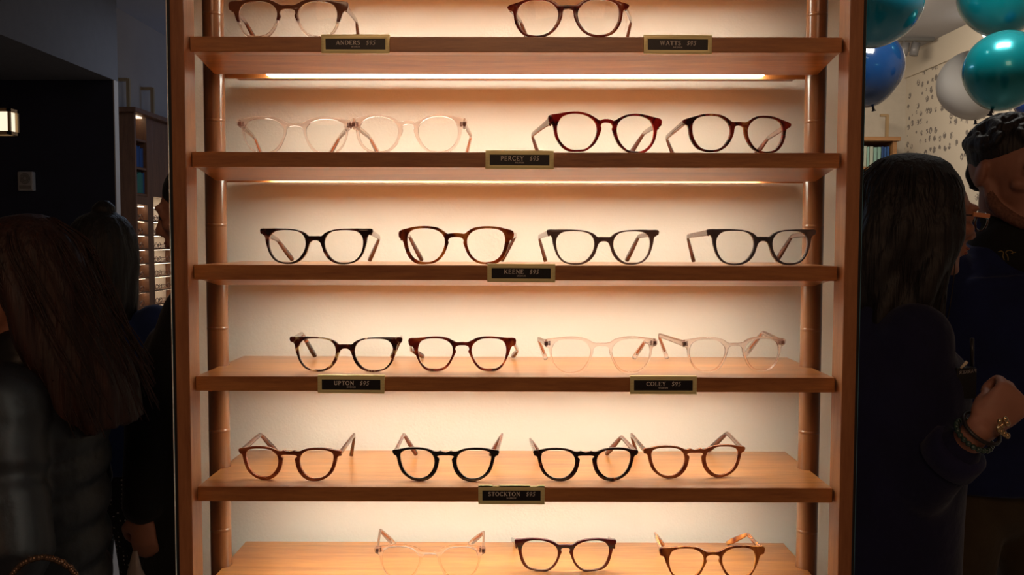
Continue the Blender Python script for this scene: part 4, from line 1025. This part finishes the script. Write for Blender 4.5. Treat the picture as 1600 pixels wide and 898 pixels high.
# her bag: dark body and a beaded hoop handle
HBY = 1.24
hb = thing('handbag', 'dark handbag with a glittering beaded hoop handle at the lower left corner', 'handbag', tuple(at(72, 1010, HBY)))
bm = bmesh.new(); zt_ = px2z(925, HBY)-hb.location.z
bx(bm, -.085, .085, -.03, .03, 0, zt_, .012); obj('bag_body', bm, plain('black_bag_leather', (.008,.007,.008), .35, bump=.3, bscale=60), hb)
bm = bmesh.new(); zc = zt_ ; Rr = .053
for i in range(44):
    a = PI*i/43; ell(bm, (Rr*math.cos(a), random.uniform(-.002,.002), zc-.004+Rr*math.sin(a)), (.0046,)*3, u=8, v=6)
obj('beaded_handle', bm,  plain('bronze_beads', (.20,.13,.09), .25, metal=.7), hb, smooth=True)
shw = wm(a_.t) @ a_.V(.175,.012,1.50); inv_ = wm(hb).inverted()
bm = bmesh.new()
for q in (-1,1):
    p0 = Vector((q*.083,0,zt_-.004)); p3 = inv_ @ shw; out = inv_ @ (wm(a_.t) @ a_.V(.30, q*-.03, 1.30)); out2 = inv_ @ (wm(a_.t) @ a_.V(.315, q*-.045, 1.10))
    tube(bm, cr([p0, out2, out, p3 + Vector((0,-.045,-.04)), p3], n=6), [(.005,.002)]*25, 8)
obj('shoulder_strap', bm, plain('strap_leather', (.010,.009,.010), .4), hb, smooth=True)
# --- woman with a bun, blue top, dotted trousers
BYY = 2.55
b_ = Fig('woman with a small black hair bun, blue top and dotted trousers, seen from behind', px2x(168, BYY), BYY, 1.57, 176)
arms = [(b_.V(-.22,-.06,1.13), b_.V(-.13,-.24,1.05)), (b_.V(.22,-.06,1.13), b_.V(.13,-.24,1.05))]
b_.body(arms, (0,-.01,1.628), voxel=.009, stride=.04, hands=[(arms[0][1], Vector((.3,-.9,0)), Vector((0,0,-1)), Vector((-1,0,0)), .95), (arms[1][1], Vector((-.3,-.9,0)), Vector((0,0,-1)), Vector((1,0,0)), .95)])
def bun_hair(bm):
    hair_long(b_, .26, .100, 26, .02, .5, .006)(bm)
    t = bmesh.new(); ell(t, (-.008,.04,.142), (.034,.032,.028))
    for i in range(16):
        a = 2*PI*i/16; limb(t, [(-.008+.020*math.cos(a),.04+.020*math.sin(a),.128),(-.008+.030*math.cos(a+.5),.04+.028*math.sin(a+.5),.145),(-.008+.012*math.cos(a+1),.04+.012*math.sin(a+1),.166)], [.007,.008,.006], 6)
    bmesh.ops.transform(t, matrix=b_.headM, verts=t.verts); me = bpy.data.meshes.new('t'); t.to_mesh(me); t.free(); bm.from_mesh(me)
b_.part('hair', bun_hair, bl_hair, .006, 1)
b_.part('top', top(b_, arms, hem=.93, bulk=.98), cloth('royal_blue_knit', (.012,.026,.105)), .010)
def dotted():
    mm, nt, b = newmat('black_cloth_with_white_dots')
    tc = nt.nodes.new('ShaderNodeTexCoord'); v = nt.nodes.new('ShaderNodeTexVoronoi'); v.inputs['Scale'].default_value = 75; v.inputs['Randomness'].default_value = .15
    nt.links.new(tc.outputs['Object'], v.inputs['Vector'])
    a = nt.nodes.new('ShaderNodeMath'); a.operation = 'LESS_THAN'; a.inputs[1].default_value = .22; nt.links.new(v.outputs['Distance'], a.inputs[0])
    mx = nt.nodes.new('ShaderNodeMix'); mx.data_type = 'RGBA'; nt.links.new(a.outputs[0], mx.inputs[0]); mx.inputs[6].default_value = (.006,.006,.007,1); mx.inputs[7].default_value = (.35,.32,.30,1)
    nt.links.new(mx.outputs[2], b.inputs['Base Color']); b.inputs['Roughness'].default_value = .9; return mm
b_.part('trousers', trousers(b_, .04, .95), dotted(), .010)
b_.part('shoes', shoes(b_, .04), plain('black_flat_shoe', (.01,.01,.01), .4), .010)
# --- person in a long dark coat beside the left upright, carrying a plastic bag
CY = 2.10
c_ = Fig('person in a long black coat carrying a plastic bag, half hidden by the left upright', px2x(334, CY), CY, 1.68, -88)
elc = c_.L(at(240, 630, CY-.16)); wrc = c_.L(at(222, 800, CY-.20))
elc2 = c_.V(-.24,-.02,1.13); wrc2 = c_.V(-.22,-.10,.88)
# facing left, the near arm (towards the lens) is the +x side of the body
near_plus = (c_.inv @ Vector((px2x(308,CY), CY-.3, 1))).x > 0
arms = [((elc2), (wrc2)), (elc, wrc)] if near_plus else [(elc, wrc), (c_.V(.24,-.02,1.13), c_.V(.22,-.10,.88))]
dC = c_.inv.to_3x3() @ Vector((.05,0,-1)); wC = c_.inv.to_3x3() @ Vector((1,0,.05)); nC = c_.inv.to_3x3() @ Vector((0,-1,0))
c_.body(arms, (0,-.03,1.628), look=(math.radians(14),0,0), voxel=.006, hands=[(wrc, dC, wC, nC, .80, (.45,.9,.7), .5)])
def chair_(bm):
    t = bmesh.new(); ell(t, (0,.022,.050), (.086,.100,.088), u=28, v=20); limb(t, [(0,.06,.05),(0,.10,0),(0,.09,-.05)], [(.08,.04),(.074,.03),(.06,.02)], 16, side=(1,0,0))
    bmesh.ops.transform(t, matrix=c_.headM, verts=t.verts); me = bpy.data.meshes.new('t'); t.to_mesh(me); t.free(); bm.from_mesh(me)
c_.part('hair', chair_, bl_hair, .006, 2)
def coat(bm):
    top(c_, arms, hem=.62, bulk=1.22, armr=1.05)(bm)
    k, V = c_.k, c_.V; limb(bm, [V(0,.0,.56),V(0,0,.75),V(0,0,1.0)], [(.23*k,.20*k),(.23*k,.19*k),(.20*k,.16*k)], 26, side=(1,0,0))
c_.part('coat', coat, cloth('black_wool', (.006,.006,.007)), .009)
c_.part('trousers', trousers(c_, .05), cloth('charcoal_wool', (.009,.009,.010)), .012)
c_.part('shoes', shoes(c_, .05), plain('black_lace_shoe', (.01,.01,.01), .4), .010)
# plastic bag hanging from the hand
top_ = at(227, 846, CY-.20)
pb = thing('plastic_bag', "thin white plastic bag hanging from the black-coated person's hand", 'bag', (top_.x, CY-.26, top_.z-.30))
bm = bmesh.new(); tube(bm, [(0,0,.30),(.004,0,.26),(.008,0,.21),(.012,0,.12),(.012,0,.03),(.012,0,.005)], [(.006,.004),(.014,.008),(.030,.014),(.055,.030),(.060,.034),(.050,.028)], 28, side=(1,0,0))
for v in bm.verts: v.co.x += .003*math.sin(v.co.z*90+v.co.y*200); v.co.y += .003*math.sin(v.co.z*70+v.co.x*150)
obj('bag_film', bm, plain('white_film', (.50,.40,.34), .35, trans=.3), pb, smooth=True)
